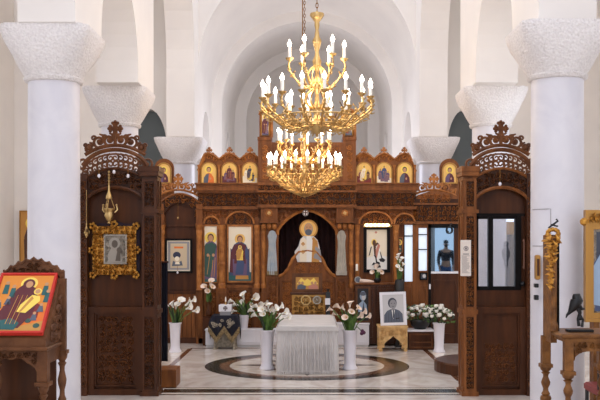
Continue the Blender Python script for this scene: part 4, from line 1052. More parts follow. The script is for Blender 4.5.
mb = MB('ink'); cross(mb, X(225, d), Z(311, d), .07, d + .048, .004); mb.build('cross', t)
mb = MB('gold'); mb.lathe([(.02, 0), (.012, .02), (.01, .05)], (X(225, d), d + .12, Z(305, d)), 8); plabel(mb.build('candle_holder', t), 'little brass candle holder'); MB('candle_w').lathe([(.012, .05), (.011, .11), (.004, .13)], (X(225, d), d + .12, Z(305, d)), 8).build('candle', t)
# flowers on the left bench in a white pot
d = 15.53; pz = Z(329, 15.42)
t = thing('flower_pot', 'small white flower pot on the left bench, right of the draped table', 'pot', (X(244, d), d, pz)); MB('white').lathe([(.06, 0), (.085, .2), (.092, .2), (.092, .235), (.07, .235), (.06, .15)], (X(244, d), d, pz), 16).build('body', t, True)
c = (X(245, d), d, pz + .22)
bouquet('spray of white star lilies in the pot on the left bench', c, ph(d, c, [(234, 302), (239, 306), (244, 300), (250, 305), (256, 306), (262, 304), (237, 311), (247, 312), (258, 311), (252, 299), (266, 310), (243, 307)]), 30, .30, .28, .10, None, petal='petal', lilt=.3)
c = (X(209, 15.75), 15.75, Z(300, 15.75))
t = thing('bud_vase', 'slim dark vase on the plinth by the narrow icon, left of the bench', 'vase', (c[0], c[1], 0)); mb = MB('wood_dark'); mb.box(c[0] - .1, c[0] + .1, c[1] - .1, c[1] + .1, 0, .5); mb.lathe([(.05, .5), (.06, .55), (.03, .7), (.035, c[2] + .0)], (c[0], c[1], 0), 10); mb.build('body', t)
bouquet('few pale blooms in the slim dark vase below the narrow standing saint icon', c, ph(15.75, c, [(207, 288), (210, 285), (212, 288), (209, 292)]), 8, .16, .07, .085, None, petal='petal_pink')
# ================================================================= CHANDELIERS
def scurve(r, z0, z1, r0=.06):
    """an S shaped arm from the hub (r0, z0) out to the cup (r, z1)"""
    return [(r0, 0, z0), (r0 + (r - r0) * .25, 0, z0 - .05), (r0 + (r - r0) * .5, 0, z0 - .03), (r0 + (r - r0) * .78, 0, z0 + (z1 - z0) * .25), (r * 1.02, 0, z0 + (z1 - z0) * .6), (r, 0, z1)]
def smooth_pts(P, k=4):
    out = []
    for i in range(len(P) - 1):
        p0, p1, p2, p3 = P[max(i - 1, 0)], P[i], P[i + 1], P[min(i + 2, len(P) - 1)]
        for j in range(k):
            t = j / k
            out.append(tuple(.5 * (2 * p1[a] + (p2[a] - p0[a]) * t + (2 * p0[a] - 5 * p1[a] + 4 * p2[a] - p3[a]) * t * t + (3 * p1[a] - p0[a] - 3 * p2[a] + p3[a]) * t ** 3) for a in range(3)))
    return out + [P[-1]]
def make_arm(t, r, z0, z1, r0, can=.12, tk=.011, bulb=.085, m='gold'):
    mb = MB(m); P = smooth_pts(scurve(r, z0, z1, r0)); mb.tube(P, tk, 6)
    # scrolls and leaves along the arm
    for (q, s_, hd) in ((.30, .06, 1), (.48, .055, -1), (.66, .06, 1), (.84, .045, -1)):
        p = P[int(q * (len(P) - 1))]; rr = s_ * r / .6 * 1.15
        mb.tube([(p[0] + rr * .9 * (1 - .8 * i / 12) * cos(hd * i * .75 + pi * (hd < 0)), 0, p[2] + rr * .7 + rr * (1 - .8 * i / 12) * sin(hd * i * .75 - pi / 2)) for i in range(13)], tk * .75, 4)
        mb.tube([(p[0] - rr * .6, 0, p[2] - rr * .1), (p[0], .012, p[2] - rr * .55), (p[0] + rr * .7, 0, p[2] - rr * .35)], [tk * .4, tk * .95, tk * .3], 4)
        mb.sphere((p[0], 0, p[2] + rr * .4), tk * 1.7, 6, None, 4)
    mb.lathe([(.008, -.03), (.014, -.02), (.032, -.006), (.046, .008), (.05, .018), (.03, .012), (.016, .014), (.016, .03)], (r, 0, z1), 10)
    arm = mb.build('arm', t, True, loc=(0, 0, 0)); arm.location = (0, 0, 0)
    c = MB('candle_w').lathe([(.019, .02), (.019, .02 + can)], (r, 0, z1), 8).build('candle_tube', arm, True, loc=(0, 0, 0)); c.location = (0, 0, 0)
    b = MB('bulb').lathe([(.013, .02 + can), (.025, .04 + can), (.026, .055 + can), (.013, .02 + can + bulb * .72), (.002, .02 + can + bulb)], (r, 0, z1), 7).build('bulb', arm, True, loc=(0, 0, 0)); b.location = (0, 0, 0)
    return arm
def ring_arms(t, n, r, z0, z1, r0, a0=0.0, **k):
    arm = make_arm(t, r, z0, z1, r0, **k); arm.rotation_euler = (0, 0, a0)
    for i in range(1, n):
        o = arm.copy(); COL.objects.link(o); o.parent = t; o.rotation_euler = (0, 0, a0 + 2 * pi * i / n)
        for ch in arm.children: c = ch.copy(); COL.objects.link(c); c.parent = o
def chain(mb, x, y, z0, z1, s=.05):
    z = z0; i = 0
    while z < z1:
        P = []
        for k in range(10):
            a = 2 * pi * k / 10; u, w_ = .014 * cos(a), s * .62 * sin(a); P.append((x + (u if i % 2 else 0), y + (0 if i % 2 else u), z + s * .5 + w_))
        mb.tube(P, .0045, 4, None, True); z += s; i += 1
# near chandelier -----------------------------------------------------
dC = 10.5
cz = Z(137, dC)
ch = thing('chandelier', 'nearer and larger brass chandelier with two rings of lit candle bulbs', 'chandelier', (X(317, dC), dC, cz), 'brass chandeliers over the nave')
L = lambda py: Z(py, dC) - cz
mb = MB('gold'); mb.lathe([(.004, 0), (.02, .012), (.012, .03), (.05, .05), (.10, .09), (.135, .15), (.14, .17), (.09, .19), (.05, .22), (.035, .26), (.06, .32), (.065, .36), (.03, .40), (.022, .5), (.05, .56), (.06, .60), (.03, .66), (.022, .78), (.045, .84), (.055, .88), (.03, .94), (.02, .99), (.045, 1.08), (.055, 1.12), (.03, 1.17), (.018, 1.25), (.03, 1.30), (.028, 1.34), (.06, 1.38), (.085, 1.42), (.08, 1.44), (.03, 1.43), (.01, 1.47)], (0, 0, 0), 18); mb.build('stem', ch, True, loc=(0, 0, 0)).location = (0, 0, 0)
ring_arms(ch, 16, .635, .14, .43, .11, .12)
ring_arms(ch, 8, .36, .16, .27, .10, .3, can=.11, tk=.010)
ring_arms(ch, 6, .32, .62, .90, .05, .05, can=.13, tk=.010)
mb = MB('gold')
for (r, z, tk) in ((.20, .13, .012), (.34, .13, .010), (.50, .22, .010)): mb.tube([(r * cos(2 * pi * i / 40), r * sin(2 * pi * i / 40), z) for i in range(40)], tk, 5, closed=True)
for i in range(24):
    a = 2 * pi * i / 24
    for (r, z, s) in ((.27, .14, .05), (.42, .19, .06)):
        mb.tube([((r + s * (1 - .7 * k / 9) * cos(k * .7)) * cos(a), (r + s * (1 - .7 * k / 9) * cos(k * .7)) * sin(a), z + s * (1 - .7 * k / 9) * sin(k * .7)) for k in range(10)], .007, 4)
for i in range(12):
    a = 2 * pi * i / 12
    mb.tube([((.03 + .12 * sin(pi * k / 8)) * cos(a), (.03 + .12 * sin(pi * k / 8)) * sin(a), .30 + .035 * k) for k in range(9)], .007, 4)
    mb.tube([((.03 + .09 * sin(pi * k / 8)) * cos(a), (.03 + .09 * sin(pi * k / 8)) * sin(a), .60 + .03 * k) for k in range(9)], .006, 4)
mb.build('openwork', ch, True, loc=(0, 0, 0)).location = (0, 0, 0)
mb = MB('gold_dk'); chain(mb, 0, 0, 1.46, 7.68 - cz); mb.build('chain', ch, True, loc=(0, 0, 0)).location = (0, 0, 0)
# far chandelier ------------------------------------------------------
dF = 14.0
cz2 = Z(198, dF)
c2 = thing('chandelier', 'farther brass chandelier with a deep openwork bowl, hanging before the icon screen', 'chandelier', (X(304.5, dF), dF, cz2), 'brass chandeliers over the nave')
mb = MB('gold'); mb.lathe([(.004, 0), (.02, .015), (.012, .035), (.05, .06), (.08, .1), (.05, .14), (.03, .2), (.05, .3), (.055, .36), (.03, .45), (.045, .55), (.05, .62), (.03, .7), (.02, .95), (.05, 1.02), (.055, 1.06), (.02, 1.12), (.02, 1.5), (.04, 1.55), (.06, 1.6), (.02, 1.63), (.008, 1.68)], (0, 0, 0), 16); mb.build('stem', c2, True, loc=(0, 0, 0)).location = (0, 0, 0)
ring_arms(c2, 20, .56, .22, .47, .10, .08, can=.12, tk=.010)
ring_arms(c2, 10, .41, .62, .86, .06, .2, can=.13, tk=.010)
mb = MB('gold'); prof = [(.05, .03), (.16, .07), (.28, .14), (.40, .23), (.48, .33), (.52, .42)]
for (r, z) in prof[1:]: mb.tube([(r * cos(2 * pi * i / 40), r * sin(2 * pi * i / 40), z) for i in range(40)], .008, 5, closed=True)
for i in range(32):
    a = 2 * pi * i / 32; mb.tube([(r * cos(a + .10 * k), r * sin(a + .10 * k), z) for k, (r, z) in enumerate(prof)], .007, 4); mb.tube([(r * cos(a - .10 * k), r * sin(a - .10 * k), z) for k, (r, z) in enumerate(prof)], .007, 4)
for i in range(16):
    a = 2 * pi * i / 16; mb.tube([((.06 + .30 * sin(pi * k / 8)) * cos(a), (.06 + .30 * sin(pi * k / 8)) * sin(a), .52 + .04 * k) for k in range(7)], .007, 4)
mb.build('openwork_bowl', c2, True, loc=(0, 0, 0)).location = (0, 0, 0)
mb = MB('gold_dk'); chain(mb, 0, 0, 1.66, 7.68 - cz2); mb.tube([(-.03, 0, 1.6), (-.03, 0, 7.68 - cz2)], .009, 6); mb.build('chain', c2, True, loc=(0, 0, 0)).location = (0, 0, 0)
# ================================================================= STANDS, PORTRAIT AND SMALL THINGS
def turned(mb, x, y, z0, z1, r, m=None, n=12):
    h = z1 - z0
    prof = [(1.1, 0), (1.1, .04), (.7, .06), (.95, .12), (.6, .2), (.55, .3), (.9, .42), (1.0, .5), (.8, .58), (.55, .68), (.6, .76), (1.0, .82), (.6, .85), (1.1, .92), (1.2, .97), (1.2, 1)]
    mb.lathe([(r * a, z0 + h * b) for a, b in prof], (x, y, 0), n, m)
# ---- slanted icon desk in the left foreground
rt = thing('icon_desk', 'carved wooden desk with a slanted icon in front of the nearest left column', 'icon stand', (-2.22, 7.05, 0))
xl, xr, yf, yb = -2.50, -1.985, 6.84, 7.26
zb, zt = 1.06, 1.50
mb = MB('wood_stand')
mb.add([(xl, yf, zb - .02), (xr, yf, zb - .02), (xr, yb, zt - .02), (xl, yb, zt - .02), (xl, yf, zb - .09), (xr, yf, zb - .09), (xr, yb, zb - .09), (xl, yb, zb - .09)], [(0, 1, 2, 3), (4, 5, 6, 7), (0, 1, 5, 4), (1, 2, 6, 5), (2, 3, 7, 6), (3, 0, 4, 7)])
mb.box(xl - .02, xr + .02, yf - .03, yb + .02, zb - .115, zb - .085, bev=.008); mb.build('slanted_box', rt)
# carved flank inside the frame of the box
mb = MB('wood_stand'); mb.T = Matrix.Translation((xr + .002, 0, 0)) @ Matrix.Rotation(pi / 2, 4, 'Z')
relief(mb, yf + .12, yb - .03, zb - .06, zt - .08, 0, .07, .018, 'wood_stand', lambda u, z: z < zb - .02 + (u - yf) * (zt - zb) / (yb - yf) - .06); mb.build('flank_carving', rt)
def desk_icon():
    """slanted painting: built upright then tipped back to the slope of the desk"""
    W = .45; H = math.hypot(yb - yf, zt - zb); ang = math.atan2(yb - yf, zt - zb)
    t = thing('icon', 'bright orange and red icon of an enthroned figure with child lying on the slanted desk', 'icon', (0, 0, 0))
    T = Matrix.Translation((-2.455, yf, zb)) @ Matrix.Rotation(-ang, 4, 'X')
    mb = MB('pscarlet'); mb.T = T; y = -.03
    mb.box(0, W, y, -.002, 0, H); e = .0012
    P = lambda q: [(a * W, b * H) for a, b in q]
    mb.poly(P([(.045, .04), (.955, .04), (.955, .96), (.045, .96)]), y - .5 * e, 'porange')
    mb.poly(P([(.045, .34), (.3, .44), (.7, .42), (.955, .36), (.955, .96), (.045, .96)]), y - e, 'pamber')
    mb.poly(P([(.045, .04), (.955, .04), (.955, .2), (.6, .12), (.3, .2), (.045, .16)]), y - 1.5 * e, 'pochre')
    for a, b, c in ((.14, .10, 'pgreen'), (.86, .12, 'pgreen'), (.7, .2, 'pgreen'), (.1, .42, 'pgreen')): mb.disc(a * W, b * H, .06 * W, .04 * H, y - 2 * e, c, 8)
    mb.poly(P([(.16, .2), (.84, .24), (.84, .46), (.74, .5), (.2, .44)]), y - 2 * e, 'pred')
    mb.poly(P([(.16, .1), (.56, .08), (.74, .3), (.78, .55), (.68, .74), (.5, .84), (.36, .72), (.26, .5), (.16, .34)]), y - 3 * e, 'pmar')
    mb.poly(P([(.2, .06), (.5, .05), (.56, .16), (.4, .24), (.22, .2)]), y - 4 * e, 'pteal')
    mb.poly(P([(.46, .34), (.62, .32), (.82, .52), (.80, .60), (.66, .62), (.5, .46)]), y - 5 * e, 'pyel'); mb.poly(P([(.5, .34), (.54, .34), (.7, .56), (.66, .6)]), y - 5.5 * e, 'pochre')
    mb.disc(.55 * W, .82 * H, .15 * W, .11 * H, y - 2.5 * e, 'pyel', 20); mb.disc(.55 * W, .81 * H, .105 * W, .085 * H, y - 4 * e, 'pmar'); mb.disc(.56 * W, .80 * H, .062 * W, .058 * H, y - 5 * e, 'pskin')
    mb.disc(.74 * W, .68 * H, .07 * W, .055 * H, y - 4.5 * e, 'pyel'); mb.disc(.74 * W, .68 * H, .045 * W, .038 * H, y - 5.5 * e, 'pskin')
    for a, b in ((.17, .80), (.30, .74), (.86, .78), (.92, .66)):
        mb.poly(P([(a - .05, b - .16), (a + .05, b - .16), (a + .04, b), (a - .04, b)]), y - 3 * e, 'pteal'); mb.disc(a * W, (b + .03) * H, .035 * W, .03 * H, y - 3.5 * e, 'pskin', 8)
    for a, b in ((.12, .5), (.26, .56), (.86, .44), (.78, .30)):
        mb.poly(P([(a - .06, b - .10), (a + .06, b - .10), (a + .03, b), (a - .03, b)]), y - 3 * e, 'pslate'); mb.disc(a * W, (b + .02) * H, .03 * W, .025 * H, y - 3.5 * e, 'pskin', 8)
    for k in range(9): a = .32 + .04 * k; mb.poly(P([(a, .14), (a + .012, .14), (a + .10, .62), (a + .09, .62)]), y - 4.2 * e, 'pred' if k % 2 else 'pochre') if a < .5 else None
    o = mb.build('painting', t); moved = MB('pscarlet'); moved.T = T; moulding(moved, 0, W, 0, H, -.03, .018, .010); moved.build('frame', t)
desk_icon()
mb = MB('wood_stand'); n = 24; yk = yb + .0
prof = [(-2.45 + .49 * i / n, zt + .03 + .105 * (max(0, 1 - abs(2 * i / n - 1) ** 1.6)) + .012 * cos(i * 2.1)) for i in range(n + 1)]
mb.prism([(-2.45, zt - .06), (-1.96, zt - .06)] + prof[::-1], yk, yk + .03)
relief(mb, -2.43, -1.98, zt - .03, zt + .12, yk, .06, .018, 'wood_stand', lambda a, b: b < zt + .01 + .09 * max(0, 1 - abs((a + 2.205) / .245) ** 1.6))
mb.tube([(a, yk, b) for a, b in prof], .012, 5); mb.build('crest', rt)
mb = MB('wood_stand'); y = yf + .01
n = 14; w0, w1 = xl + .06, xr - .06
v = []; f = []
for i in range(n + 1):
    q = i / n; x = w0 + (w1 - w0) * q; d_ = abs(((q * 1) % 1) * 2 - 1); zlow = zb - .115 - .19 + .13 * (1 - d_ ** 3) + .012 * cos(q * 20)
    v += [(x, y, zlow), (x, y, zb - .115), (x, y + .025, zlow), (x, y + .025, zb - .115)]
for i in range(n): a = 4 * i; f += [(a, a + 4, a + 5, a + 1), (a + 2, a + 6, a + 7, a + 3), (a, a + 2, a + 6, a + 4)]
mb.add(v, f); relief(mb, w0, w1, zb - .28, zb - .125, y, .055, .016, 'wood_stand', lambda a, b: b > zb - .30 + .13 * (1 - abs((a - w0) / (w1 - w0) * 2 - 1) ** 3) + .015); mb.build('apron', rt)
mb = MB('wood_stand'); x = xr - .03
mb.box(xr - .016, xr, yf + .06, yb - .03, zb - .22, zb - .115); mb.build('side_apron', rt)
for (x, y) in ((xl + .035, yf + .04), (xr - .03, yf + .04), (xl + .03, yb - .02), (xr + .01, yb - .0)):
    mb = MB('wood_stand'); top = zb - .115
    mb.box(x - .04, x + .04, y - .04, y + .04, top - .24, top) if y < 7 else mb.box(x - .03, x + .03, y - .03, y + .03, top - .04, zt - .02)
    mb.box(x - .055, x + .055, y - .055, y + .055, top - .27, top - .24) if y < 7 else mb.box(x - .045, x + .045, y - .045, y + .045, top - .07, top - .04)
    z_ = top - .27 if y < 7 else top - .07
    turned(mb, x, y, z_ - .42, z_, .036); turned(mb, x, y, .06, z_ - .42, .036); mb.box(x - .045, x + .045, y - .045, y + .045, 0, .06); mb.build('leg', rt, True)
mb = MB('wood_dark'); mb.box(xl + .03, xr - .03, yb - .04, yb - .02, .45, .92); mb.box(xl, xr, yf + .02, yb, .43, .45); mb.build('lower_shelf', rt)

# ---- gilded stand in the right foreground
rt = thing('icon_stand', 'gilded carved stand with an upright leaf carved frame, in front of the nearest right column', 'icon stand', (2.3, 7.4, 0))
d = 7.3; xl = X(560, d); xr = xl + .52; yf, yb = 7.2, 7.75; zl = Z(333, d)
mb = MB('wood_gold'); mb.box(xl - .02, xr, yf - .02, yb, zl - .035, zl, bev=.012); mb.box(xl - .0, xr - .02, yf, yb - .02, zl - .06, zl - .035); mb.build('ledge', rt)
mb = MB('wood_gold'); n = 16; w0, w1 = X(566, d), X(566, d) + .42; v = []; f = []
for i in range(n + 1):
    q = i / n; x = w0 + (w1 - w0) * q; zlow = zl - .06 - .22 + .14 * (1 - abs(2 * q - 1) ** 4)
    v += [(x, yf + .02, zlow), (x, yf + .02, zl - .06), (x, yf + .045, zlow), (x, yf + .045, zl - .06)]
for i in range(n): a = 4 * i; f += [(a, a + 4, a + 5, a + 1), (a + 2, a + 6, a + 7, a + 3), (a, a + 2, a + 6, a + 4)]
mb.add(v, f); relief(mb, w0, w1, zl - .27, zl - .07, yf + .02, .05, .014, 'wood_gold', lambda a, b: b > zl - .28 + .14 * (1 - abs((a - w0) / (w1 - w0) * 2 - 1) ** 4) + .01)
mb.build('apron', rt)
for (x, y) in ((X(566, d), yf + .04), (xr - .05, yf + .04), (xl - .01, yb - .05), (xr - .05, yb - .05)):
    mb = MB('wood_gold'); mb.box(x - .035, x + .035, y - .035, y + .035, zl - .30, zl - .06); mb.box(x - .05, x + .05, y - .05, y + .05, zl - .33, zl - .30); turned(mb, x, y, .45, zl - .33, .04); turned(mb, x, y, .05, .45, .04); mb.box(x - .045, x + .045, y - .045, y + .045, 0, .05); mb.build('leg', rt, True)
# upright frame on the left end of the stand: carved with leaves, seen nearly edge-on
xp = xl - .005; zt = Z(235, 7.6)
mb = MB('wood_gold'); mb.box(xp - .02, xp + .03, yf + .28, yb - .02, zl - .1, zt); mb.lathe([(.036, zl), (.034, zl + .05), (.024, zl + .08), (.025, zt - .1), (.034, zt - .06), (.038, zt)], (xp - .0, yf + .26, 0), 9)
mb.box(xp + .03, xp + .045, yf + .26, yb - .02, zl, zt - .02, 'black_frame')
mb.build('upright_frame', rt)
mb = MB('gilt')
for i in range(46):
    q = i / 45; z = zt - .02 - .42 * q ** 1.2; s_ = .034 * (1.25 - .5 * q) * rng.uniform(.8, 1.2); a = rng.uniform(0, 2 * pi)
    x = xp - .025 - .02 * (1 - q * .6) * (.5 + rng.random()) + (.06 if i % 3 == 0 else 0) * (1 - q); y = yf + .25 + rng.uniform(-.03, .04)
    mb.tube([(x - s_ * cos(a), y - .01, z - s_ * sin(a)), (x, y - .03, z), (x + s_ * 1.1 * cos(a + .6), y - .012, z + s_ * 1.1 * sin(a + .6))], [.004, .015, .004], 5)
    mb.tube([(x, y - .03, z), (x + s_ * .7 * cos(a + 2), y - .02, z + s_ * .7 * sin(a + 2))], [.012, .004], 5)
for i in range(12): a = i * .55; mb.sphere((xp - .01 + .045 * cos(a), yf + .25, zt + .01 + .035 * sin(a)), .02, 6, None, 5)
mb.build('leaf_carving', rt, True)
mb = MB('bronze'); q0 = (xp + .0, yf + .25, zt + .03); mb.tube([(q0[0] - .02, q0[1], q0[2]), (q0[0] - .045, q0[1], q0[2] + .03), (q0[0] - .01, q0[1], q0[2] + .055), (q0[0] + .03, q0[1], q0[2] + .085), (q0[0] + .015, q0[1], q0[2] + .10)], .009, 6); mb.tube([(q0[0] - .03, q0[1], q0[2] + .055), (q0[0] + .03, q0[1], q0[2] + .04)], .008, 5); mb.build('finial_hook', rt, True)
# ---- dark figurine on the ledge
d = 7.4
t = thing('statuette', 'small black bird like statuette on a dark base, standing on the gilded ledge', 'statuette', (X(577, d), d, zl)); p = lambda a, b: (X(a, d), d, Z(b, d))
mb = MB('bronze'); mb.box(X(567, d), X(592, d), d - .05, d + .05, zl, zl + .022, bev=.006); mb.build('base', t)
mb = MB('bronze'); mb.tube([p(569, 313), p(572, 309), p(575, 304), p(577, 300), p(576, 297), p(573, 296)], [.012, .030, .046, .050, .042, .018], 10); mb.tube([p(574, 301), p(578, 306), p(582, 309), p(585, 309)], [.035, .028, .014, .004], 8); mb.sphere(p(577, 297.5), (.035, .03, .026), 8)
mb.tube([p(570, 312), p(567, 315), p(566, 318)], [.016, .010, .004], 6); mb.tube([p(577, 306), p(580, 313), p(578, 319), p(579, 326)], [.024, .016, .012, .014], 8); mb.tube([p(579, 314), p(583, 320), p(582, 327)], [.014, .010, .012], 8); mb.sphere(p(580, 318), (.024, .02, .02), 8); mb.build('figure', t, True)
# ---- gilt framed picture at the right edge, in the aisle
d = 8.42
t = thing('framed_icon', 'large gilt framed icon with blue image at the right edge, behind the gilded stand', 'icon', (X(606, d), d + .05, 0.0)); q = lambda px, py: (X(px, d), Z(py, d))
xa, xb, za, zb_ = X(585, d), X(585, d) + .60, Z(322, d), Z(210, d)
mb = MB('gilt_flat'); moulding(mb, xa, xb, za, zb_, d + .05, .035, .07); moulding(mb, xa + .035, xb - .035, za + .035, zb_ - .13, d + .05, .05, .04); mb.box(xa + .03, xb - .03, d, d + .05, zb_ - .14, zb_ - .03)
for k in range(7): mb.tube([(xa + .02 + .03 * k, d - .01, zb_ - .10), (xa + .05 + .03 * k, d - .03, zb_ - .07 + .03 * (k % 2)), (xa + .08 + .03 * k, d - .01, zb_ - .12)], [.006, .02, .005], 5, 'gilt')
for s in (-1, 1): mb.sphere((xa + (.0 if s < 0 else .62), d - .0, zb_ - .11), (.05, .03, .04), 8, 'gilt')
mb.box(xa + .08, xa + .14, d, d + .12, 0, za, 'wood_gold'); mb.box(xb - .14, xb - .08, d, d + .12, 0, za, 'wood_gold'); mb.box(xa + .02, xb - .02, d - .06, d + .2, 0, .05, 'wood_gold'); mb.build('frame', t)
mb = MB('pdslate'); mb.box(xa + .08, xb - .08, d + .03, d + .05, za + .08, zb_ - .17); moulding(mb, xa + .085, xb - .085, za + .085, zb_ - .175, d + .03, .03, .004, 'silver'); h = zb_ - za - .26
figure(mb, (xa + xb) / 2, za + .1, h * .95, d + .028, 'pblue', 'psky', halo='pgold', w=1.4); mb.build('painting', t)

# ---- plate and switches on the right column
d = 8.85 - .262
def onc(px, dd=.0): return X(px, d + dd)
t = tag(MB('gilt_flat').box(onc(537.5), onc(542), d + .06, d + .12, Z(280, d), Z(255, d), bev=.01).build('brass_plate'), 'narrow brass plate fixed on the nearest right column', 'plate')
mb = MB('wood_dark'); mb.box(onc(538.7), onc(541), d + .052, d + .06, Z(276, d), Z(259, d)); mb.build('inset', t, loc=(0, 0, 0)).location = (0, 0, 0)
for a, b, lb in ((284, 288, 'small black switch on the right column, just under the brass plate'), (295.5, 300.5, 'small black switch on the right column, lower of the two')):
    t = thing('switch', lb, 'switch', (onc(538.5), d + .1, Z(b, d)), 'black switches on the column'); MB('black').box(onc(536.8), onc(540.6), d + .07, d + .12, Z(b, d), Z(a, d), bev=.004).build('plate', t); MB('black').box(onc(538), onc(539.4), d + .055, d + .07, Z(b - 1, d), Z(a + 1, d)).build('button', t)
mb = MB('ink'); yw = d + .02
R = .2605; P = []
for (a, b, c, e_) in ((535, 209, 550, 209), (550, 209, 550, 246), (550, 246, 536, 246)):
    for i in range(7):
        px = a + (c - a) * i / 6; z = Z(b + (e_ - b) * i / 6, d + .06); x = max(-.255, min(.255, X(px, d + .06) - 2.46)); q = (2.46 + x, 8.85 - sqrt(R * R - x * x), z)
        if not P or (Vector(q) - Vector(P[-1])).length > .004: P.append(q)
mb.tube(P, .0025, 4)
tag(mb.build('cable'), 'thin grey cable run tacked on the nearest right column above the brass plate', 'cable')
# paper notice on the right post
y = D1 - .036
t = thing('notice', 'tall pale printed notice with a small seal pinned to the right carved post', 'notice', (X(466, y), y, Z(276, y)))
MB('paper').box(X(460.5, y), X(471, y), y, y + .006, Z(276, y), Z(240, y)).build('sheet', t)
mb = MB('ink')
for i in range(18): zl_ = Z(256 + i * 1.0, y); mb.box(X(462, y), X(462, y) + .09 * rng.uniform(.6, 1), y - .001, y, zl_, zl_ + .004)
mb.tube([(X(466, y) + .025 * cos(i * pi / 6), y - .001, Z(248.5, y) + .025 * sin(i * pi / 6)) for i in range(12)], .004, 4, closed=True); mb.box(X(463, y), X(469, y), y - .001, y, Z(254.5, y), Z(253.6, y)); mb.sphere((X(466, y), y, Z(248.5, y)), (.012, .002, .016), 6); mb.build('print', t)

# ---- portrait on its carved stand
d = 14.8
t = thing('pedestal', 'pale carved wooden pedestal with an ogee arch, carrying the white framed portrait', 'pedestal', (X(393, d), d + .2, 0)); a, b = X(379, d), X(407.5, d); zt = Z(326, d)
mb = MB('wood_pale'); mb.box(a - .012, b + .012, d - .015, d + .42, zt - .035, zt, bev=.006); mb.build('top', t)
def ogee(u): return max(0, (1 - abs(u) ** .8)) ** .75
for (yy, nm) in ((d, 'front_panel'), (d + .38, 'back_panel')):
    mb = MB('wood_pale'); n = 20; v = []; f = []; q0, q1 = a + .09, b - .09; zo = Z(344, d)
    for i in range(n + 1):
        u = -1 + 2 * i / n; x = (q0 + q1) / 2 + u * (q1 - q0) / 2; z = zo + (Z(336, d) - zo) * ogee(u); v += [(x, yy, z), (x, yy, zt - .035), (x, yy + .02, z), (x, yy + .02, zt - .035)]
    for i in range(n): k = 4 * i; f += [(k, k + 4, k + 5, k + 1), (k + 2, k + 6, k + 7, k + 3), (k, k + 2, k + 6, k + 4)]
    mb.add(v, f); mb.box(a, q0, yy, yy + .02, .06, zt - .035); mb.box(q1, b, yy, yy + .02, .06, zt - .035)
    if yy == d: relief(mb, a + .02, b - .02, zo + .13, zt - .05, yy, .06, .014, 'wood_pale'); relief(mb, a + .01, q0 - .01, .1, zo + .12, yy, .07, .014, 'wood_pale'); relief(mb, q1 + .01, b - .01, .1, zo + .12, yy, .07, .014, 'wood_pale')
    mb.build(nm, t)
for s in (a, b - .02): MB('wood_pale').box(s, s + .02, d + .02, d + .38, .2, zt - .035).build('side_panel', t)
for s in (a + .03, b - .03):
    for yy in (d + .02, d + .38): MB('wood_pale').lathe([(.03, 0), (.035, .03), (.022, .05), (.03, .08)], (s, yy, 0), 8).build('foot', t)
t = thing('portrait', 'white framed grey portrait of a person in a dark suit leaning on the pale pedestal', 'portrait', (X(394, d), d + .1, zt))
W, H = X(407.5, d) - X(381, d), Z(292.5, d) - zt
T = Matrix.Translation((X(381, d), d + .06, zt)) @ Matrix.Rotation(-.12, 4, 'X') @ Matrix.Rotation(-.03, 4, 'Y')
mb = MB('white_paint'); mb.T = T; moulding(mb, 0, W, 0, H, .02, .045, .03); mb.build('frame', t)
mb = MB('plgrey'); mb.T = T; mb.box(.04, W - .04, .004, .02, .04, H - .04); e = .0012; y = .004; P = lambda q: [(.045 + a_ * (W - .09), .045 + b_ * (H - .09)) for a_, b_ in q]; c = W / 2; hh = H - .09
mb.poly(P([(0, 0), (1, 0), (1, 1), (0, 1)]), y - .5 * e, 'psky' if False else 'plgrey')
mb.poly(P([(.04, 0), (.96, 0), (.94, .3), (.80, .42), (.62, .48), (.38, .48), (.2, .42), (.06, .28)]), y - e, 'pslate')
mb.poly(P([(.42, .48), (.58, .48), (.52, .2), (.5, .12), (.46, .2)]), y - 2 * e, 'pwhite'); mb.poly(P([(.48, .46), (.53, .46), (.54, .2), (.5, .14), (.47, .2)]), y - 3 * e, 'pdslate'); mb.poly(P([(.6, .12), (.78, .14), (.78, .17), (.6, .15)]), y - 3 * e, 'pblack')
for k in range(6): mb.poly(P([(.12 + .13 * k, .02), (.14 + .13 * k, .02), (.17 + .115 * k, .36), (.155 + .115 * k, .36)]), y - 1.5 * e, 'pdslate')
mb.disc(c - .01, .045 + .70 * hh, .17 * W, .19 * hh, y - 2 * e, 'pdslate'); mb.disc(c, .045 + .66 * hh, .135 * W, .165 * hh, y - 3 * e, 'pgrey'); mb.poly(P([(.42, .44), (.58, .44), (.57, .56), (.43, .56)]), y - 2.5 * e, 'pgrey')
for s in (-1, 1): mb.disc(c + s * .055 * W, .045 + .69 * hh, .025 * W, .012 * hh, y - 4 * e, 'pdslate', 8)
mb.poly([(c - .04 * W, .045 + .57 * hh), (c + .04 * W, .045 + .57 * hh), (c + .03 * W, .045 + .585 * hh), (c - .03 * W, .045 + .585 * hh)], y - 4 * e, 'pdslate'); mb.build('photograph', t)
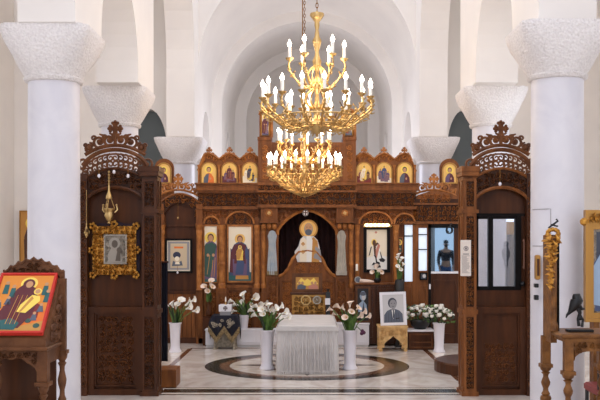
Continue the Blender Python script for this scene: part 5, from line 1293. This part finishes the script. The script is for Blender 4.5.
# ---- framed photo on the right bench
d = 15.45; zt = Z(323, 15.42)
t = thing('framed_photo', 'wood framed dark photograph standing on the right white bench, behind the lilies', 'picture', (X(363, d), d + .05, zt)); a, b = X(355.5, d), X(370.5, d); z1_ = Z(286.5, d)
mb = MB('wood_stand'); moulding(mb, a, b, zt, z1_, d + .03, .035, .03); mb.build('frame', t)
mb = MB('pblack'); mb.box(a + .03, b - .03, d + .01, d + .03, zt + .03, z1_ - .03); y = d + .008; c = (a + b) / 2; hh = z1_ - zt
mb.disc(c, zt + .74 * hh, .055, .085, y, 'psky'); mb.disc(c + .01, zt + .70 * hh, .035, .05, y - .001, 'plgrey'); mb.disc(c, zt + .80 * hh, .055, .035, y - .002, 'pslate'); mb.poly([(c - .085, zt + .3 * hh), (c + .075, zt + .3 * hh), (c + .06, zt + .5 * hh), (c, zt + .62 * hh), (c - .07, zt + .52 * hh)], y, 'psky'); mb.poly([(c - .02, zt + .3 * hh), (c + .03, zt + .3 * hh), (c + .01, zt + .58 * hh)], y - .001, 'pdslate'); mb.build('photograph', t)
# ---- side cabinet behind, with its things
d = 15.62; zc_ = Z(283, d)
t = thing('side_cabinet', 'dark wooden side cabinet below the black framed icon, right of the gate', 'cabinet', (X(376, d), d + .15, 0)); a, b = X(355, d), X(398, d)
mb = MB('wood_dark'); mb.box(a, b, d, d + .24, .04, zc_ - .03); mb.build('body', t); MB('wood').box(a - .02, b + .02, d - .02, d + .25, zc_ - .03, zc_, bev=.006).build('top', t)
for k in (0, 1):
    p, q = a + (b - a) * k / 2 + .01, a + (b - a) * (k + 1) / 2 - .01; mb = MB('wood_dark'); mb.box(p, q, d - .015, d, .08, zc_ - .05); moulding(mb, p + .03, q - .03, .12, zc_ - .1, d - .015, .03, .012); mb.build('door', t)
t = thing('clock', 'small round silver clock at the left end of the side cabinet', 'clock', (X(358, d), d + .08, zc_)); mb = MB('silver_hi'); mb.T = Matrix.Translation((X(358, d), d + .08, zc_ + .055)) @ Matrix.Rotation(pi / 2, 4, 'X'); mb.lathe([(.055, -.02), (.06, 0), (.055, .02)], (0, 0, 0), 16); mb.lathe([(.044, .02), (.044, .022)], (0, 0, 0), 16, 'pslate'); mb.build('case', t)
t = thing('folded_cloth', 'cream cloth lying rolled on the side cabinet top', 'cloth', (X(366, d), d + .06, zc_)); MB('white_cloth').tube([(X(360, d), d + .06, zc_ + .04), (X(364, d), d + .05, zc_ + .032), (X(369, d), d + .07, zc_ + .028), (X(374, d), d + .06, zc_ + .02)], [.03, .034, .03, .016], 10, 'pochre').build('roll', t, True)
for ch_ in t.children: ch_.data.materials[0] = M['petal_pink']
dv = d + .10; c = (X(377.5, dv), dv, Z(277.5, dv))
t = thing('vase', 'squat dark vase on the side cabinet under the black framed icon', 'vase', (c[0], c[1], zc_)); MB('black').lathe([(.045, 0), (.06, .03), (.065, .06), (.035, .09), (.04, .105)], (c[0], c[1], zc_), 14).build('body', t, True)
bouquet('small bunch of pale flowers in the squat vase on the side cabinet', (c[0], c[1], zc_ + .10), ph(dv, (c[0], c[1], zc_ + .10), [(374, 272), (377, 270), (380, 272), (378, 274)]), 8, .12, .06, .07, None, petal='petal_pink')
dv = 15.5; t = thing('tall_vase', 'tall dark vase of white blooms by the white glass strip, beside the side cabinet', 'vase', (X(399.5, dv), dv, 0)); MB('black').lathe([(.09, 0), (.09, .04), (.06, .1), (.07, .5), (.09, .8), (.08, Z(281, dv)), (.05, Z(279, dv))], (X(399.5, dv), dv, 0), 14).build('body', t, True)
zt_ = Z(279, dv); bouquet('white blooms rising from the tall dark vase by the white glass strip', (X(399.5, dv), dv, zt_), ph(dv, (X(399.5, dv), dv, zt_), [(398, 260), (400, 263), (402, 266), (398, 267), (400, 270), (401, 261), (399, 258)]), 26, .26, .07, .065, None)
t = thing('candle', 'short white candle in a wall holder left of the black framed icon', 'candle', (X(356.5, D2), D2 - .12, Z(272, D2))); MB('gold_dk').box(X(355, D2), X(358, D2), D2 - .16, D2 - .04, Z(271.5, D2), Z(270.5, D2)).build('holder', t); MB('candle_w').lathe([(.022, 0), (.022, .11), (.004, .12)], (X(356.5, D2), D2 - .12, Z(270.5, D2)), 10).build('stick', t, True)
t = thing('small_icon', 'little dark square picture on the wooden pier under the narrow glass strip', 'picture', (X(423.5, D2), D2 - .04, Z(280, D2))); mb = MB('black_frame'); moulding(mb, X(419.5, D2), X(427, D2), Z(280, D2), Z(272.5, D2), D2 - .02, .018, .02); mb.build('frame', t); mb = MB('pdslate'); mb.box(X(420, D2), X(426.5, D2), D2 - .03, D2 - .02, Z(279.5, D2), Z(273, D2)); mb.disc(X(424, D2), Z(276, D2), .03, .035, D2 - .031, 'plgrey'); mb.build('picture', t)
# ---- dark low cabinet with roses on the right
d = 15.0; a, b = X(408, d), X(434, d); z_ = Z(330, d)
t = thing('low_cabinet', 'low dark wooden cabinet with white top right of the portrait, under the left roses', 'cabinet', ((a + b) / 2, d + .2, 0)); MB('wood_dark').box(a, b, d, d + .4, 0, z_ - .03).build('body', t); MB('white_paint').box(a - .01, b + .01, d - .015, d + .41, z_ - .03, z_, bev=.006).build('top', t)
mb = MB('wood_dark_hi'); moulding(mb, a + .02, b - .02, .03, z_ - .06, d, .025, .012); mb.box(a + .02, b - .02, d - .01, d, .12, .14); mb.build('drawer_front', t)
px = X(420, d + .2); t = thing('planter', 'round black planter of white roses on the low dark cabinet', 'pot', (px, d + .2, z_)); MB('black').lathe([(.09, 0), (.15, .06), (.17, .14), (.16, .16), (.13, .15), (.05, .1)], (px, d + .2, z_), 16).build('bowl', t, True)
roses('white roses in the black planter beside the portrait', (px, d + .2, z_ + .15), 26, (.25, .2), .27, .055, 'white rose bouquets')
# ---- gold carved stand and icon before the gate
d = 14.75; a, b = X(292, d), X(325, d); zt = Z(293, d)
t = thing('lectern', 'gold carved lectern before the gate, behind the cloth covered table', 'lectern', ((a + b) / 2, d + .15, 0))
mb = MB('gilt_flat'); mb.box(a, b, d + .02, d + .3, .05, zt - .03, 'gilt_flat'); relief(mb, a + .02, b - .02, .5, zt - .06, d + .02, .085, .03, 'gold_dk'); mb.build('body', t); MB('wood_dark').box(a - .03, b + .03, d - .02, d + .32, zt - .03, zt, bev=.006).build('top', t); MB('wood_dark').box(a - .02, b + .02, d - .01, d + .31, 0, .05).build('base', t)
for cx_, r in ((306, .075), (317, .06)):
    mb = MB('gold' if cx_ < 310 else 'silver_hi'); mb.tube([(X(cx_, d) + r * cos(i * pi / 10), d - .005, Z(300, d) + r * sin(i * pi / 10)) for i in range(20)], .012, 5, closed=True)
    for k in range(4): q = k * pi / 4; mb.tube([(X(cx_, d) - r * cos(q), d - .005, Z(300, d) - r * sin(q)), (X(cx_, d) + r * cos(q), d - .005, Z(300, d) + r * sin(q))], .008, 4)
    mb.sphere((X(cx_, d), d - .01, Z(300, d)), .022, 8); mb.build('roundel', t)
t = thing('icon', 'wide gold icon of two facing groups in a pinkish frame, on the gold lectern', 'icon', (X(307, d), d + .1, zt)); a, b = X(292, d), X(322.5, d); z1_ = Z(273.5, d)
mb = MB('wood_stand'); moulding(mb, a, b, zt, z1_, d + .10, .06, .03); mb.build('frame', t); mb = MB('pochre'); mb.box(a + .035, b - .035, d + .08, d + .1, zt + .035, z1_ - .035); y = d + .078; w_ = b - a; h_ = z1_ - zt; P = lambda q: [(a + u * w_, zt + v_ * h_) for u, v_ in q]
mb.poly(P([(.15, .45), (.3, .78), (.42, .62), (.5, .74), (.6, .62), (.72, .78), (.86, .45), (.5, .36)]), y, 'pyel'); mb.poly(P([(.16, .18), (.44, .18), (.46, .34), (.3, .46), (.18, .36)]), y - .001, 'pslate'); mb.poly(P([(.56, .18), (.86, .18), (.84, .36), (.7, .46), (.54, .34)]), y - .001, 'prose')
for u in (.24, .34, .66, .77): mb.disc(a + u * w_, zt + .5 * h_, .022, .028, y - .002, 'pskin', 8)
mb.build('painting', t)
dx_ = X(328, 14.7); t = thing('candle_stand', 'slim black stand with a white card right of the gold lectern', 'stand', (dx_, 14.7, 0)); MB('black').lathe([(.08, 0), (.08, .02), (.02, .04), (.018, Z(290, 14.7)), (.04, Z(289, 14.7))], (dx_, 14.7, 0), 10).build('pole', t, True); MB('black').box(dx_ - .035, dx_ + .035, 14.66, 14.74, Z(318, 14.7), Z(292, 14.7)).build('holder', t); MB('white_paint').box(X(325, 14.7), X(330, 14.7), 14.645, 14.655, Z(304.5, 14.7), Z(298, 14.7)).build('card', t)
# ---- platform, step and dark stand-in sheet by the posts
t = thing('platform', 'low round dark wood platform behind the right carved post', 'platform', (2.5, 12.55, 0)); mb = MB('wood_dark'); mb.lathe([(.72, .0), (.72, .13), (.70, .15), (.33, .15), (.33, 0)], (2.5, 12.55, 0), 36); mb.f = mb.f[:-2]; mb.m = mb.m[:-2]; mb.build('step', t)
t = thing('step', 'small dark wood step block beside the left carved post', 'step', (-1.72, 11.2, 0)); MB('wood').box(-1.86, X(176, 11.02), 11.02, 11.4, 0, Z(369.5, 11.02), bev=.01).build('block', t)
mb = MB('navy'); n = 16; v = []; f = []; zt = Z(262, 11.6)  # sheet added to fill the dark opening of a seat
for i in range(n + 1):
    q = i / n; x = X(160.5, 11.6) + (X(168, 11.6) - X(160.5, 11.6)) * q; y = 11.6 + .02 * sin(i * 1.9); v += [(x, y, .25), (x, y, zt)]
for i in range(n): f.append((2 * i, 2 * i + 2, 2 * i + 3, 2 * i + 1))
t = thing('dark_sheet', 'dark navy sheet standing in for the dark seat opening behind left carved post', 'cloth', (X(164, 11.6), 11.6, 0)); mb.add(v, f); mb.build('cloth', t, True); mb = MB('wood_dark'); mb.tube([(X(159, 11.6), 11.6, zt), (X(168.5, 11.6), 11.6, zt)], .014, 6); mb.tube([(X(160, 11.6), 11.63, 0), (X(160, 11.6), 11.63, zt)], .014, 6); mb.build('pole', t)
# tall bronze candlestick standing behind the right glass door
dl = 11.5; xl_ = X(506, dl)
t = thing('candlestick', 'tall dark bronze candlestick seen through the glass door of the right screen', 'candlestick', (xl_, dl, 0)); mb = MB('bronze'); mb.lathe([(.14, 0), (.14, .03), (.04, .08), (.014, .2), (.012, 1.45), (.03, 1.5), (.025, 1.54), (.05, 1.60), (.055, 1.66), (.03, 1.72), (.035, 1.78), (.012, 1.80)], (xl_, dl, 0), 12); mb.build('stem', t, True); MB('candle_w').lathe([(.012, 1.80), (.011, 1.90), (.003, 1.91)], (xl_, dl, 0), 8).build('candle', t, True)
# chair with red upholstery behind the gilded stand
t = thing('chair', 'dark chair with red upholstery half hidden behind the gilded stand at right', 'chair', (2.78, 8.05, 0)); x0_, x1_, y0_, y1_ = 2.54, 2.98, 7.86, 8.26
MB('pred').box(x0_, x1_, y0_, y1_, .42, .50, bev=.02).build('seat', t); MB('pred').box(x0_ + .05, x1_ - .05, y0_ + .005, y0_ + .04, .60, .84, bev=.012).build('backrest', t)
for a_ in (x0_ + .02, x1_ - .02):
    MB('black').tube([(a_, y0_ + .02, 0), (a_, y0_ + .02, .45), (a_, y0_ + .01, .88)], .02, 8).build('leg', t, True); MB('black').tube([(a_, y1_ - .03, 0), (a_, y1_ - .03, .43)], .018, 8).build('leg', t, True)
mb = MB('black'); mb.tube([(x0_ + .02, y0_ + .015, .87), (x1_ - .02, y0_ + .015, .87)], .02, 8); mb.tube([(x0_ + .02, y0_ + .02, .57), (x1_ - .02, y0_ + .02, .57)], .014, 8); mb.tube([(x0_ + .02, y0_ + .02, .22), (x1_ - .02, y0_ + .02, .22)], .014, 8); mb.build('rail', t)
# ---- visitor in dark clothes, standing by the entrance and mirrored in the glazed door
def skin_mesh(name, verts, edges, radii, m, parent, lvl=2):
    me = bpy.data.meshes.new(name); me.from_pydata(verts, edges, []); o = bpy.data.objects.new(name, me); COL.objects.link(o); md = o.modifiers.new('skin', 'SKIN'); md.use_smooth_shade = True
    for i, r in enumerate(radii): r = r if isinstance(r, tuple) else (r, r); me.skin_vertices[0].data[i].radius = r; me.skin_vertices[0].data[i].use_root = (i == 0)
    s = o.modifiers.new('sub', 'SUBSURF'); s.levels = lvl; s.render_levels = lvl; me.materials.append(M[m]); o.parent = parent; return o
def visitor(loc):
    t = thing('person', 'standing person in dark top, blue jeans and black mask, mirrored in the glazed door', 'person', loc)
    V = [(0, 0, .98), (0, 0, 1.12), (0, .0, 1.30), (0, 0, 1.44), (0, .0, 1.52), (0, .01, 1.60), (0, .02, 1.72)]; E = [(i, i + 1) for i in range(6)]; R = [(.15, .11), (.14, .10), (.16, .115), (.12, .09), (.052, .052), (.075, .085), (.07, .085)]
    for s in (-1, 1):
        k = len(V); V += [(s * .09, 0, .90), (s * .10, .01, .50), (s * .11, -.01, .09), (s * .12, .12, .04)]; E += [(0, k), (k, k + 1), (k + 1, k + 2), (k + 2, k + 3)]; R += [.095, .062, .042, .04]
        k = len(V); V += [(s * .19, 0, 1.41), (s * .25, -.02, 1.14), (s * .23, .06, .92), (s * .22, .09, .84)]; E += [(3, k), (k, k + 1), (k + 1, k + 2), (k + 2, k + 3)]; R += [.06, .046, .034, .036]
        w_ = k + 3
        for f_ in range(5):
            q = len(V); a = (f_ - 2) * .018; L_ = (.055, .085, .09, .085, .07)[f_] * .8
            if f_ == 0: V += [(s * .20, .12, .83), (s * .195, .135, .79)]
            else: V += [(s * .22, .09 + a, .79), (s * .215, .10 + a, .79 - L_)]
            E += [(w_, q), (q, q + 1)]; R += [.011, .009]
    skin_mesh('body', V, E, R, 'skin', t)
    V = [(0, 0, 1.07), (0, 0, 1.16), (0, 0, 1.30), (0, 0, 1.44)]; E = [(0, 1), (1, 2), (2, 3)]; R = [(.17, .13), (.165, .12), (.185, .135), (.13, .105)]
    for s in (-1, 1): k = len(V); V += [(s * .19, 0, 1.41), (s * .25, -.02, 1.14), (s * .232, .055, .95)]; E += [(3, k), (k, k + 1), (k + 1, k + 2)]; R += [.078, .062, .05]
    skin_mesh('shirt', V, E, R, 'shirt', t)
    V = [(0, 0, 1.03)]; E = []; R = [(.175, .135)]
    for s in (-1, 1): k = len(V); V += [(s * .09, 0, .88), (s * .10, .01, .50), (s * .11, -.01, .08)]; E += [(0, k), (k, k + 1), (k + 1, k + 2)]; R += [.112, .08, .062]
    skin_mesh('jeans', V, E, R, 'jeans', t)
    for s in (-1, 1): mb = MB('black'); mb.tube([(s * .11, -.06, .05), (s * .115, .04, .045), (s * .12, .17, .035)], [.045, .048, .035], 8); mb.build('shoe', t, True, loc=(0, 0, 0)).location = (0, 0, 0)
    mb = MB('hair'); mb.sphere((0, .0, 1.735), (.085, .10, .075), 14, None, 8); mb.build('hair', t, True, loc=(0, 0, 0)).location = (0, 0, 0)
    mb = MB('mask'); mb.sphere((0, .075, 1.615), (.06, .045, .05), 12, None, 8); mb.build('mask', t, True, loc=(0, 0, 0)).location = (0, 0, 0)
    mb = MB('skin'); mb.sphere((0, .108, 1.665), (.012, .016, .022), 8)
    for s in (-1, 1): mb.sphere((s * .032, .098, 1.682), (.012, .008, .007), 8, 'hair'); mb.sphere((s * .086, .01, 1.66), (.012, .022, .03), 8)
    mb.build('face', t, True, loc=(0, 0, 0)).location = (0, 0, 0)
    return t
visitor((X(446, 32), 0.0, 0)).scale = (1.07, 1.07, 1.07)
# ================================================================= LIGHT AND CAMERA
w = bpy.data.worlds.new('sky'); sc.world = w; w.use_nodes = True
bg = w.node_tree.nodes['Background']; bg.inputs[0].default_value = lin((238, 242, 255)); bg.inputs[1].default_value = 2.0
def point(name, loc, e, rgb, r=.25):
    l = bpy.data.lights.new(name, 'POINT'); l.energy = e; l.color = lin(rgb)[:3]; l.shadow_soft_size = r
    o = bpy.data.objects.new(name, l); COL.objects.link(o); o.location = loc; return o
point('chandelier_light', (.12, 10.5, 3.75), 60, (255, 224, 186), .4)
point('chandelier_light', (-.05, 14.0, 3.2), 75, (255, 218, 172), .4)
point('sanctuary_fill', (0, 19.3, 3.4), 150, (236, 240, 255), .5)  # added unseen fill that brightens the chancel and apse vaults
for s in (-1, 1): point('aisle_fill', (s * 4.4, 14.5, 4.6), 75, (245, 244, 250), .4)  # added unseen fills that brighten the aisle walls
point('aisle_fill', (3.3, 11.3, 2.9), 30, (240, 246, 255), .3)  # added unseen fill behind the right screen, brightens its door panes
cam = bpy.data.cameras.new('camera'); cam.lens = 54; cam.sensor_width = 36
cam.shift_x = -(CX - 300) / 600; cam.shift_y = (HY - 200) / 600
co = bpy.data.objects.new('camera', cam); COL.objects.link(co)
co.location = (0, 0, CAMZ); co.rotation_euler = (pi / 2, 0, 0); sc.camera = co
sc.view_settings.view_transform = 'Standard'; sc.view_settings.look = 'None'
sc.view_settings.gamma = 1; sc.view_settings.exposure = 0.0; sc.view_settings.use_curve_mapping = False
